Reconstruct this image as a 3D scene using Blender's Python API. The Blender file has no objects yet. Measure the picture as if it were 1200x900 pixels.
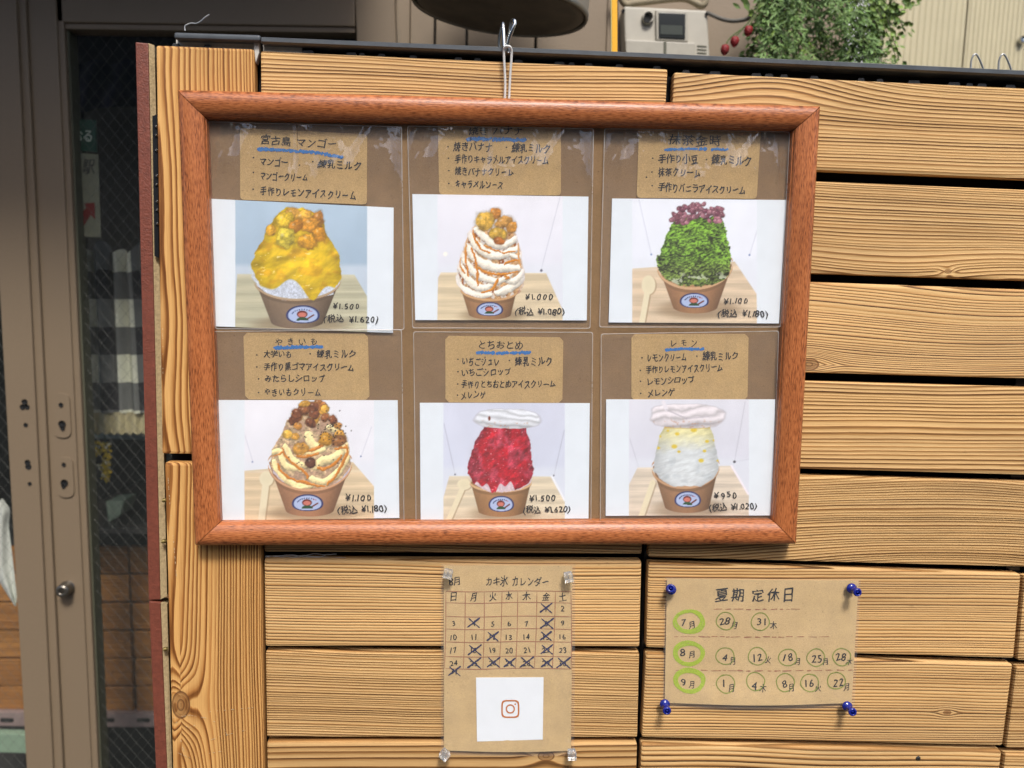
import bpy, bmesh, math, random
import numpy as np
from mathutils import Vector, Matrix
C = bpy.context.scene.collection; SC = bpy.context.scene
# ---------------------------------------------------------------- camera (solved from the vanishing lines of the cladding)
FPX = 900.0; CAM = np.array([0, -.78, 1.45])
dX = np.array([20400, 495, 900.]); dX /= np.linalg.norm(dX)
dD = np.array([-200, 8350, 900.]); dD -= dX * dD.dot(dX); dD /= np.linalg.norm(dD)
dY = np.cross(dX, dD)
cam = bpy.data.objects.new('camera', bpy.data.cameras.new('camera')); C.objects.link(cam)
cam.data.sensor_width = 36; cam.data.lens = 36 * FPX / 1200; cam.data.clip_start = .02; cam.data.clip_end = 500
cx_, cy_, cz_ = [np.array([dX[i], dY[i], -dD[i]]) for i in range(3)]        # camera axes (right, down, forward) in the world
cam.matrix_world = Matrix([[cx_[r], -cy_[r], -cz_[r], CAM[r]] for r in range(3)] + [[0, 0, 0, 1]])
cam.data.dof.use_dof = True; cam.data.dof.focus_distance = .775; cam.data.dof.aperture_fstop = 5.0
SC.camera = cam
# ---------------------------------------------------------------- light: bright overcast from the street side, a little from the right
w = bpy.data.worlds.new("World"); SC.world = w; w.use_nodes = True
nt = w.node_tree; sky = nt.nodes.new('ShaderNodeTexSky'); sky.sky_type = 'NISHITA'; sky.sun_disc = False
EL, AZ = math.radians(52), math.radians(172)
sky.sun_elevation = EL; sky.sun_rotation = AZ; sky.air_density = 1.0; sky.dust_density = 3.0; sky.ozone_density = 1.0
nt.links.new(sky.outputs[0], nt.nodes['Background'].inputs[0]); nt.nodes['Background'].inputs[1].default_value = .115
sl = bpy.data.lights.new('sun', 'SUN'); sl.energy = 2.0; sl.angle = math.radians(11); sl.color = (1, .965, .91)
sun = bpy.data.objects.new('sun', sl); C.objects.link(sun)
sdir = Vector((math.sin(AZ) * math.cos(EL), math.cos(AZ) * math.cos(EL), math.sin(EL)))
sun.rotation_euler = sdir.to_track_quat('Z', 'Y').to_euler(); sun.location = (0, -3, 5)
SC.view_settings.view_transform = 'Standard'; SC.view_settings.look = 'None'; SC.view_settings.gamma = 1
SC.view_settings.exposure = .82
SC.cycles.max_bounces = 10; SC.cycles.transparent_max_bounces = 24; SC.cycles.transmission_bounces = 8
# ---------------------------------------------------------------- helpers
def P(px, py, y=0.):
    """world point seen at pixel (px, py) of the 1200x900 photograph on the vertical plane at distance y behind the cladding"""
    r = np.array([(px - 600) / FPX, (py - 450) / FPX, 1.]); d = np.array([r @ dX, r @ dY, -(r @ dD)])
    return CAM + d * ((y - CAM[1]) / d[1])
def S2L(*c):
    return tuple(((v / 255) / 12.92 if v / 255 <= .04045 else ((v / 255 + .055) / 1.055) ** 2.4) for v in c) + (1,)
def put(name, me, parent=None, origin=None, rot=None):
    o = bpy.data.objects.new(name, me); C.objects.link(o)
    if origin is not None: o.location = Vector(origin) - (Vector(parent['_o']) if parent else Vector((0, 0, 0)))
    if rot: o.rotation_euler = rot
    if parent: o.parent = parent
    o['_o'] = tuple(origin) if origin is not None else (0, 0, 0)
    return o
def mesh(name, vs, fs, mat, parent=None, origin=None, rot=None, smooth=False, bev=0, seg=2):
    vs = np.asarray(vs, float)
    if origin is None: origin = (vs.min(0) + vs.max(0)) / 2
    L = vs - np.asarray(origin)
    if rot: R = np.array(Matrix.Identity(3) @ __import__('mathutils').Euler(rot).to_matrix()); L = L @ R
    me = bpy.data.meshes.new(name); me.from_pydata([tuple(v) for v in L], [], [tuple(int(i) for i in f) for f in fs]); 
    if bev:
        bm = bmesh.new(); bm.from_mesh(me); bmesh.ops.bevel(bm, geom=list(bm.edges), offset=bev, segments=seg, affect='EDGES', profile=.6); bm.to_mesh(me); bm.free()
    me.materials.append(mat)
    if smooth: me.polygons.foreach_set('use_smooth', [True] * len(me.polygons))
    me.update()
    return put(name, me, parent, origin, rot)
def empty(name, loc):
    o = bpy.data.objects.new(name, None); C.objects.link(o); o.location = loc; o['_o'] = tuple(loc); o.empty_display_size = .02; return o
def tag(o, label=None, cat=None, group=None, kind=None):
    if label: o['label'] = label
    if cat: o['category'] = cat
    if group: o['group'] = group
    if kind: o['kind'] = kind
    return o
BOXF = [(0, 1, 2, 3), (7, 6, 5, 4), (4, 5, 1, 0), (5, 6, 2, 1), (6, 7, 3, 2), (7, 4, 0, 3)]
def qb(q, y0, y1):
    """box from four pixel corners TL TR BR BL placed on plane y0, extruded straight back to y1 -> verts, faces"""
    f = [P(a, b, y0) for a, b in q]; b_ = [np.array([v[0], y1, v[2]]) for v in f]
    return f + b_, [(3, 2, 1, 0), (4, 5, 6, 7), (0, 1, 5, 4), (1, 2, 6, 5), (2, 3, 7, 6), (3, 0, 4, 7)]
def box(name, q, y0, y1, mat, parent=None, bev=0, rot=None, seg=2, **k):
    v, f = qb(q, y0, y1); return mesh(name, v, f, mat, parent, bev=bev, rot=rot, seg=seg, **k)
def rect(x0, y0, x1, y1): return [(x0, y0), (x1, y0), (x1, y1), (x0, y1)]
def wbox(name, a, b, mat, parent=None, bev=0, **k):
    (x0, y0, z0), (x1, y1, z1) = a, b
    v = [(x0, y0, z1), (x1, y0, z1), (x1, y0, z0), (x0, y0, z0), (x0, y1, z1), (x1, y1, z1), (x1, y1, z0), (x0, y1, z0)]
    return mesh(name, v, [(3, 2, 1, 0), (4, 5, 6, 7), (0, 1, 5, 4), (1, 2, 6, 5), (2, 3, 7, 6), (3, 0, 4, 7)], mat, parent, bev=bev, **k)
def tube_geo(pts, r, n=8, closed=False):
    pts = [np.array(p, float) for p in pts]; vs = []; fs = []; N = len(pts)
    up = np.array([.13, .3, .94])
    for i, p in enumerate(pts):
        a = pts[(i - 1) % N] if closed or i else p; b = pts[(i + 1) % N] if closed or i < N - 1 else p
        t = b - a; t /= np.linalg.norm(t) + 1e-12; u = np.cross(t, up); u /= np.linalg.norm(u) + 1e-12; v = np.cross(t, u)
        rr = r[i] if hasattr(r, '__len__') else r
        for k in range(n): an = 2 * math.pi * k / n; vs.append(p + rr * (math.cos(an) * u + math.sin(an) * v))
    for i in range(N if closed else N - 1):
        j = (i + 1) % N
        for k in range(n): l = (k + 1) % n; fs.append((i * n + k, i * n + l, j * n + l, j * n + k))
    if not closed: fs.append(tuple(range(n))); fs.append(tuple(range((N - 1) * n, N * n))[::-1])
    return vs, fs
def tube(name, pts, r, mat, parent=None, n=8, closed=False, **k):
    v, f = tube_geo(pts, r, n, closed); return mesh(name, v, f, mat, parent, smooth=True, **k)
def spline(pts, m=6):
    pts = [np.array(p, float) for p in pts]; out = []
    for i in range(len(pts) - 1):
        p0 = pts[max(i - 1, 0)]; p1 = pts[i]; p2 = pts[i + 1]; p3 = pts[min(i + 2, len(pts) - 1)]
        for k in range(m):
            t = k / m; out.append(.5 * (2 * p1 + (p2 - p0) * t + (2 * p0 - 5 * p1 + 4 * p2 - p3) * t * t + (3 * p1 - p0 - 3 * p2 + p3) * t ** 3))
    return out + [pts[-1]]
def lathe_geo(prof, c, axis, n=20):
    axis = np.array(axis, float); axis /= np.linalg.norm(axis); u = np.cross(axis, [.1, .2, 1.]); u /= np.linalg.norm(u); v = np.cross(axis, u)
    vs = []; fs = []
    for (t, r) in prof:
        for k in range(n): an = 2 * math.pi * k / n; vs.append(np.array(c) + axis * t + r * (math.cos(an) * u + math.sin(an) * v))
    for i in range(len(prof) - 1):
        for k in range(n): l = (k + 1) % n; fs.append((i * n + k, (i + 1) * n + k, (i + 1) * n + l, i * n + l))
    fs.append(tuple(range(n))[::-1]); fs.append(tuple(range((len(prof) - 1) * n, len(prof) * n)))
    return vs, fs
def lathe(name, prof, c, axis, mat, parent=None, n=20, **k):
    v, f = lathe_geo(prof, c, axis, n); return mesh(name, v, f, mat, parent, smooth=True, **k)
class MB:
    def __init__(s): s.v = []; s.f = []
    def add(s, v, f): o = len(s.v); s.v += [tuple(a) for a in v]; s.f += [tuple(i + o for i in g) for g in f]
    def build(s, name, mat, parent=None, **k): return mesh(name, s.v, s.f, mat, parent, **k)
# ---------------------------------------------------------------- materials
def newmat(name):
    m = bpy.data.materials.new(name); m.use_nodes = True; return m, m.node_tree.nodes, m.node_tree.links, m.node_tree.nodes['Principled BSDF']
class G:
    """tiny node-graph builder"""
    def __init__(s, nodes, links): s.n = nodes; s.l = links
    def m(s, op, a, b=None, c=None, clamp=False):
        n = s.n.new('ShaderNodeMath'); n.operation = op; n.use_clamp = clamp
        for i, v in enumerate((a, b, c)):
            if v is None: continue
            if isinstance(v, (int, float)): n.inputs[i].default_value = v
            else: s.l.new(v, n.inputs[i])
        return n.outputs[0]
    def noise(s, vec, scale=1., detail=2., rough=.5, dist=0.):
        n = s.n.new('ShaderNodeTexNoise'); n.inputs['Scale'].default_value = scale; n.inputs['Detail'].default_value = detail
        n.inputs['Roughness'].default_value = rough; n.inputs['Distortion'].default_value = dist; s.l.new(vec, n.inputs['Vector']); return n.outputs['Fac']
    def scl(s, vec, sc, off=(0, 0, 0)):
        n = s.n.new('ShaderNodeMapping'); n.inputs['Scale'].default_value = sc; n.inputs['Location'].default_value = off; s.l.new(vec, n.inputs['Vector']); return n.outputs[0]
    def obj(s): return s.n.new('ShaderNodeTexCoord').outputs['Object']
    def uv(s): return s.n.new('ShaderNodeTexCoord').outputs['UV']
    def sep(s, v): n = s.n.new('ShaderNodeSeparateXYZ'); s.l.new(v, n.inputs[0]); return n.outputs
    def comb(s, *a):
        n = s.n.new('ShaderNodeCombineXYZ')
        for i, v in enumerate(a):
            if isinstance(v, (int, float)): n.inputs[i].default_value = v
            else: s.l.new(v, n.inputs[i])
        return n.outputs[0]
    def add(s, a, b): n = s.n.new('ShaderNodeVectorMath'); n.operation = 'ADD'; s.l.new(a, n.inputs[0]); s.l.new(b, n.inputs[1]); return n.outputs[0]
    def prop(s, nm): n = s.n.new('ShaderNodeAttribute'); n.attribute_type = 'OBJECT'; n.attribute_name = nm; return n.outputs['Fac']
    def ramp(s, f, stops):
        n = s.n.new('ShaderNodeValToRGB'); e = n.color_ramp.elements
        while len(e) < len(stops): e.new(.5)
        for i, (p, c) in enumerate(stops): e[i].position = p; e[i].color = c if len(c) == 4 else (*c, 1)
        s.l.new(f, n.inputs[0]); return n.outputs[0]
    def mix(s, f, a, b, mode='MIX'):
        n = s.n.new('ShaderNodeMixRGB'); n.blend_type = mode
        for i, v in enumerate((f, a, b)):
            if isinstance(v, (int, float)): n.inputs[i].default_value = v
            elif isinstance(v, tuple): n.inputs[i].default_value = v
            else: s.l.new(v, n.inputs[i])
        return n.outputs[0]
    def bump(s, h, dist, strength=1., nrm=None):
        n = s.n.new('ShaderNodeBump'); n.inputs['Distance'].default_value = dist; n.inputs['Strength'].default_value = strength; s.l.new(h, n.inputs['Height'])
        if nrm: s.l.new(nrm, n.inputs['Normal'])
        return n.outputs[0]
def gray(v): return (v, v, v, 1)
def simple(name, col, rough=.5, metal=0., nz=.12, ns=60., bump=0., bs=300., spec=.5, coat=0.):
    m, n, l, b = newmat(name); g = G(n, l); o = g.obj(); f = g.noise(o, ns, 4, .6)
    l.new(g.mix(1., col, g.ramp(f, [(.25, gray(1 - nz)), (.75, gray(1 + nz * .3))]), 'MULTIPLY'), b.inputs['Base Color'])
    b.inputs['Roughness'].default_value = rough; b.inputs['Metallic'].default_value = metal; b.inputs['Specular IOR Level'].default_value = spec
    if coat: b.inputs['Coat Weight'].default_value = coat; b.inputs['Coat Roughness'].default_value = .08
    if bump: l.new(g.bump(g.noise(o, bs, 3), bump), b.inputs['Normal'])
    return m
def wood_mat(name, pale, mid, dark, relief=.0010):
    """solid brushed softwood: growth rings round a pith that wanders along the plank; values per plank come from object properties"""
    m, n, l, b = newmat(name); g = G(n, l); o = g.obj(); sd = g.prop('seed')
    x, y, z = g.sep(o)
    off = g.comb(g.m('MULTIPLY', sd, 3.7), g.m('MULTIPLY', sd, 5.1), g.m('MULTIPLY', sd, 1.3))
    os_ = g.add(o, off)
    n1 = g.noise(g.scl(os_, (1.5, 1, 4)), 1., 2, .5); n2 = g.noise(g.scl(os_, (2.9, .5, .6), (4, 2, 1)), 1., 1, .4)
    zc = g.m('ADD', g.prop('pith'), g.m('MULTIPLY', g.m('SUBTRACT', n1, .5), g.prop('wander')))
    dc = g.m('ADD', g.prop('depth'), g.m('MULTIPLY', g.m('SUBTRACT', n2, .5), g.prop('cathedral')))
    # knot: rings bend round it
    kx = g.m('SUBTRACT', x, g.prop('knot_x')); kz = g.m('SUBTRACT', z, g.prop('knot_z'))
    kd = g.m('SQRT', g.m('ADD', g.m('POWER', g.m('MULTIPLY', kx, g.prop('knot_len')), 2.), g.m('ADD', g.m('POWER', kz, 2.), 1e-8)))
    kr = g.prop('knot_r'); kq = g.m('DIVIDE', kd, kr); ke = g.m('POWER', 2.718, g.m('MULTIPLY', g.m('MULTIPLY', kq, kq), -.22))
    dz = g.m('SUBTRACT', z, zc); dy = g.m('ADD', y, dc)
    r = g.m('SQRT', g.m('ADD', g.m('MULTIPLY', dz, dz), g.m('MULTIPLY', dy, dy)))
    r = g.m('ADD', r, g.m('MULTIPLY', g.m('MULTIPLY', ke, kr), g.m('MULTIPLY', g.m('SIGN', kz), 1.3)))
    fine = g.noise(g.scl(os_, (14, 60, 60)), 1., 3, .6)
    r = g.m('ADD', r, g.m('MULTIPLY', g.m('SUBTRACT', fine, .5), .0011))
    t = g.m('DIVIDE', r, g.prop('ring'))
    tv = g.noise(g.comb(g.m('MULTIPLY', t, .16), sd, 0.), 1., 2, .55)
    t = g.m('ADD', t, g.m('MULTIPLY', tv, 3.6))
    saw = g.m('FRACT', t)
    idn = g.noise(g.comb(g.m('MULTIPLY', g.m('FLOOR', t), 7.31), sd, .5), 1., 0, .5)
    late = g.m('MULTIPLY', g.ramp(saw, [(0, gray(.0)), (.30, gray(.08)), (.55, gray(.38)), (.78, gray(1)), (.90, gray(.9)), (1, gray(.0))]), g.m('ADD', .18, g.m('MULTIPLY', idn, 1.35)), clamp=True)
    fib = g.noise(g.scl(os_, (9, 900, 900)), 1., 3, .7); fib2 = g.noise(g.scl(os_, (40, 1800, 1800), (9, 1, 3)), 1., 2, .6)
    blot = g.noise(g.scl(os_, (3.5, 9, 14), (1, 7, 2)), 1., 3, .6)
    f = g.m('ADD', g.m('MULTIPLY', late, .90), g.m('ADD', g.m('MULTIPLY', g.m('SUBTRACT', fib, .5), .62), g.m('MULTIPLY', g.m('SUBTRACT', fib2, .5), .35)), clamp=True)
    col = g.ramp(f, [(0, pale), (.42, mid), (1, dark)])
    col = g.mix(1., col, g.ramp(blot, [(.22, (.74, .74, .76, 1)), (.45, gray(.96)), (.8, gray(1.10))]), 'MULTIPLY')
    tint = g.prop('tint'); col = g.mix(1., col, g.comb(tint, g.m('POWER', tint, 1.25), g.m('POWER', tint, 1.6)), 'MULTIPLY')
    kf = g.ramp(kq, [(0, gray(.55)), (.35, gray(.9)), (.62, gray(.55)), (.9, gray(1)), (1.15, gray(0))])
    kring = g.m('FRACT', g.m('ADD', g.m('MULTIPLY', kq, 3.6), g.m('MULTIPLY', fine, 1.1)))
    kcol = g.ramp(kring, [(0, S2L(150, 108, 62)), (.7, S2L(112, 72, 38)), (1, S2L(60, 36, 22))])
    col = g.mix(g.m('MULTIPLY', kf, g.prop('knot_core')), col, kcol)
    # sparse pale scratches and dirt
    dirt = g.noise(g.scl(os_, (30, 60, 60), (3, 3, 9)), 1., 5, .75)
    col = g.mix(g.ramp(dirt, [(.66, gray(0)), (.76, gray(.45))]), col, S2L(104, 74, 46))
    band = g.noise(g.scl(os_, (1.2, 30, 30), (5, 1, 1)), 1., 2, .5); col = g.mix(1., col, g.ramp(band, [(.3, (.84, .80, .74, 1)), (.5, gray(1)), (.72, (1.10, 1.08, 1.04, 1))]), 'MULTIPLY')
    l.new(col, b.inputs['Base Color']); b.inputs['Specular IOR Level'].default_value = .35
    l.new(g.ramp(f, [(0, gray(.75)), (1, gray(.45))]), b.inputs['Roughness'])
    h = g.m('ADD', g.m('MULTIPLY', late, 1.), g.m('ADD', g.m('MULTIPLY', fib, .5), g.m('MULTIPLY', fib2, .22)))
    l.new(g.bump(h, relief), b.inputs['Normal'])
    return m
def kraft(name, col, fleck=.25, rough=.85):
    m, n, l, b = newmat(name); g = G(n, l); o = g.obj()
    a = g.noise(o, 900, 4, .7); c = g.noise(o, 35, 4, .6); d = g.noise(g.scl(o, (500, 500, 1800)), 1., 3, .7); e = g.noise(o, 420, 2, .5)
    k = g.ramp(a, [(.3, gray(1 - fleck)), (.7, gray(1 + fleck * .5))])
    k = g.mix(1., k, g.ramp(c, [(.3, gray(.90)), (.7, gray(1.06))]), 'MULTIPLY'); k = g.mix(1., k, g.ramp(d, [(.3, gray(.92)), (.7, gray(1.06))]), 'MULTIPLY')
    k = g.mix(1., k, g.ramp(e, [(.24, gray(.7)), (.32, gray(1))]), 'MULTIPLY')
    l.new(g.mix(1., col, k, 'MULTIPLY'), b.inputs['Base Color']); b.inputs['Roughness'].default_value = rough; b.inputs['Specular IOR Level'].default_value = .25
    l.new(g.bump(a, .00025), b.inputs['Normal']); return m
def clear_film(name, veil, vcol, rough=.06, wave=.0015, wscale=(14, 1, 22), ior=1.5, refl=.6):
    m, n, l, b = newmat(name); g = G(n, l); n.remove(b); out = n['Material Output']
    tr = n.new('ShaderNodeBsdfTransparent'); df = n.new('ShaderNodeBsdfDiffuse'); df.inputs[0].default_value = vcol; gl = n.new('ShaderNodeBsdfGlossy'); gl.inputs['Roughness'].default_value = rough
    mx = n.new('ShaderNodeMixShader'); mx2 = n.new('ShaderNodeMixShader'); fr = n.new('ShaderNodeFresnel'); gm_ = n.new('ShaderNodeNewGeometry'); l.new(g.m('ADD', ior, g.m('MULTIPLY', gm_.outputs['Backfacing'], 1. / ior - ior)), fr.inputs[0])
    o = g.obj(); nz = g.noise(g.scl(o, wscale), 1., 3, .5, .6); top = g.m('MULTIPLY', g.ramp(g.sep(o)[2], [(.025, gray(0)), (.060, gray(1))]), g.prop('crease')); nz = g.m('ADD', nz, g.m('MULTIPLY', top, g.m('MULTIPLY', g.noise(g.scl(o, (26, 1, 13), (3, 0, 1)), 1., 3, .5, 1.2), 3.))); nz = g.m('ADD', nz, g.m('MULTIPLY', top, g.m('MULTIPLY', g.sep(o)[2], g.m('MULTIPLY', g.ramp(g.noise(g.scl(o, (22, 1, 6), (7, 0, 2)), 1., 2, .5, .8), [(.4, gray(0)), (.62, gray(1))]), -62.)))); bp = g.bump(nz, wave); l.new(bp, gl.inputs['Normal']); l.new(bp, fr.inputs['Normal'])
    v = g.m('MULTIPLY', g.ramp(g.noise(o, 30, 4, .6), [(.3, gray(.7)), (.7, gray(1.2))]), veil); l.new(v, mx.inputs[0])
    l.new(tr.outputs[0], mx.inputs[1]); l.new(df.outputs[0], mx.inputs[2]); l.new(g.m('MULTIPLY', fr.outputs[0], g.m('ADD', refl, g.m('MULTIPLY', top, .9))), mx2.inputs[0]); l.new(mx.outputs[0], mx2.inputs[1]); l.new(gl.outputs[0], mx2.inputs[2]); l.new(mx2.outputs[0], out.inputs[0])
    return m
def glassy(name, col=(1, 1, 1, 1), rough=.02, ior=1.49):
    m, n, l, b = newmat(name); g = G(n, l); b.inputs['Base Color'].default_value = col; b.inputs['Transmission Weight'].default_value = 1; b.inputs['Roughness'].default_value = rough; b.inputs['IOR'].default_value = ior
    l.new(g.bump(g.noise(g.obj(), 300, 2), .0002), b.inputs['Normal']); return m
def frame_wood():
    m, n, l, b = newmat('mahogany_print'); g = G(n, l); u = g.uv()     # u along the rail, metres
    a = g.noise(g.scl(u, (150, 900, 1)), 1., 3, .55, .2); c = g.noise(g.scl(u, (14, 120, 1), (3, 1, 0)), 1., 3, .6); d = g.noise(g.scl(u, (5, 30, 1), (1, 4, 0)), 1., 2, .5)
    f = g.m('ADD', g.m('MULTIPLY', a, .72), g.m('MULTIPLY', c, .24)); f = g.m('ADD', f, .05); 
    col = g.ramp(f, [(.40, S2L(112, 60, 28)), (.48, S2L(150, 84, 44)), (.57, S2L(176, 104, 58)), (.72, S2L(188, 118, 68))])
    col = g.mix(1., col, g.ramp(d, [(.3, gray(.86)), (.7, gray(1.08))]), 'MULTIPLY')
    l.new(col, b.inputs['Base Color']); b.inputs['Roughness'].default_value = .40; b.inputs['Coat Weight'].default_value = .05; b.inputs['Coat Roughness'].default_value = .22
    l.new(g.bump(f, .0003), b.inputs['Normal']); return m
M = {}
M['plank'] = wood_mat('brushed_softwood', S2L(216, 178, 122), S2L(176, 130, 76), S2L(72, 44, 22), .00042)
M['board'] = wood_mat('oiled_softwood', S2L(208, 160, 96), S2L(166, 112, 56), S2L(96, 52, 18), .0006)
M['frame'] = frame_wood()
M['kraft'] = kraft('kraft_card', S2L(192, 160, 108)); M['kraft2'] = kraft('kraft_sheet', S2L(204, 174, 124), .14)
M['backing'] = kraft('brown_backing', S2L(136, 108, 76), .18)
M['paper'] = simple('white_paper', S2L(232, 236, 240), .7, nz=.02)
M['ink'] = simple('black_ink', (.003, .003, .004, 1), .7, nz=.3, ns=900); M['greyink'] = simple('worn_ink', S2L(92, 80, 62), .6, nz=.4, ns=900)
M['blue'] = simple('blue_crayon', S2L(30, 116, 190), .6, nz=.5, ns=1500); M['navy'] = simple('navy_marker', S2L(18, 26, 78), .5, nz=.4, ns=900)
M['lime'] = simple('lime_marker', S2L(168, 190, 40), .6, nz=.35, ns=900); M['olive'] = simple('olive_marker', S2L(134, 146, 50), .6, nz=.4, ns=900)
M['redline'] = simple('pale_red_pencil', S2L(164, 108, 76), .7, nz=.4, ns=1500)
M['black'] = simple('black_coated_steel', (.012, .013, .015, 1), .28, nz=.3, ns=30, coat=.3); M['void'] = simple('black_backing_sheet', (.008, .008, .008, 1), .8)
M['lip'] = simple('dark_rail_steel', (.085, .095, .105, 1), .33, nz=.3, ns=40, bump=.0001)
M['clip'] = simple('grey_clip_plastic', (.022, .024, .026, 1), .4); M['greypaint'] = simple('pale_grey_steel', S2L(196, 192, 182), .5, nz=.15, ns=150)
M['red'] = simple('red_oxide_paint', S2L(120, 64, 48), .5, nz=.35, ns=260, bump=.0006, bs=500); M['ply'] = simple('raw_board_edge', S2L(184, 162, 122), .85, nz=.35, ns=300, bump=.0006, bs=500)
M['film'] = clear_film('soft_clear_sleeve', .035, (.62, .58, .56, 1), refl=.3); M['lam'] = clear_film('laminate_film', .03, (.8, .8, .8, 1), .05, .0008)
M['seam'] = clear_film('welded_plastic_seam', .42, (.74, .70, .64, 1), .15); M['acrylic'] = clear_film('acrylic_sheet', .004, (.8, .8, .8, 1), .03, .0007, (3, 1, 5), refl=.15)
M['pin'] = simple('blue_plastic', (.006, .014, .20, 1), .22, nz=.1, coat=.3); M['cube'] = glassy('clear_acrylic'); _b = M['cube'].node_tree.nodes['Principled BSDF']; _b.inputs['Transmission Weight'].default_value = .86; _b.inputs['Base Color'].default_value = (.9, .92, .93, 1); M['steel'] = simple('bright_steel', (.62, .62, .60, 1), .22, 1., nz=.1)
M['wire'] = simple('pale_wire', (.55, .55, .53, 1), .35, .6); M['cord'] = simple('white_cord', S2L(226, 226, 222), .7, nz=.2, ns=2500, bump=.0006, bs=2200)
M['taupe'] = simple('taupe_aluminium', S2L(124, 108, 88), .42, nz=.06, ns=400, bump=.00008, bs=900); M['gasket'] = simple('grey_green_gasket', S2L(82, 82, 66), .6)
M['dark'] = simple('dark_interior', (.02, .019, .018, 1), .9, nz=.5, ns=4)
# ---------------------------------------------------------------- printed pictures (flat print, computed with numpy)
def _lat(ix, iy, seed):
    h = (ix.astype(np.int64) * 374761393 + iy.astype(np.int64) * 668265263 + seed * 974711) & 0x7fffffff
    h = ((h ^ (h >> 13)) * 1274126177) & 0x7fffffff
    h = h ^ (h >> 16)
    return (h & 0xffff) / 65535.0
def vnoise(x, y, seed=0):
    ix = np.floor(x); iy = np.floor(y); fx = x - ix; fy = y - iy
    fx = fx * fx * (3 - 2 * fx); fy = fy * fy * (3 - 2 * fy)
    ix = ix.astype(np.int64); iy = iy.astype(np.int64)
    a = _lat(ix, iy, seed); b = _lat(ix + 1, iy, seed); c = _lat(ix, iy + 1, seed); d = _lat(ix + 1, iy + 1, seed)
    return (a * (1 - fx) + b * fx) * (1 - fy) + (c * (1 - fx) + d * fx) * fy
def fbm(x, y, seed=0, octv=3):
    s = 0; a = .5; t = 0
    for k in range(octv):
        s = s + a * vnoise(x, y, seed + k * 17); t += a; a *= .55; x = x * 2.03 + 11.3; y = y * 2.03 + 4.7
    return s / t
def sst(a, b, x):
    t = np.clip((x - a) / (b - a), 0, 1); return t * t * (3 - 2 * t)
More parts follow.
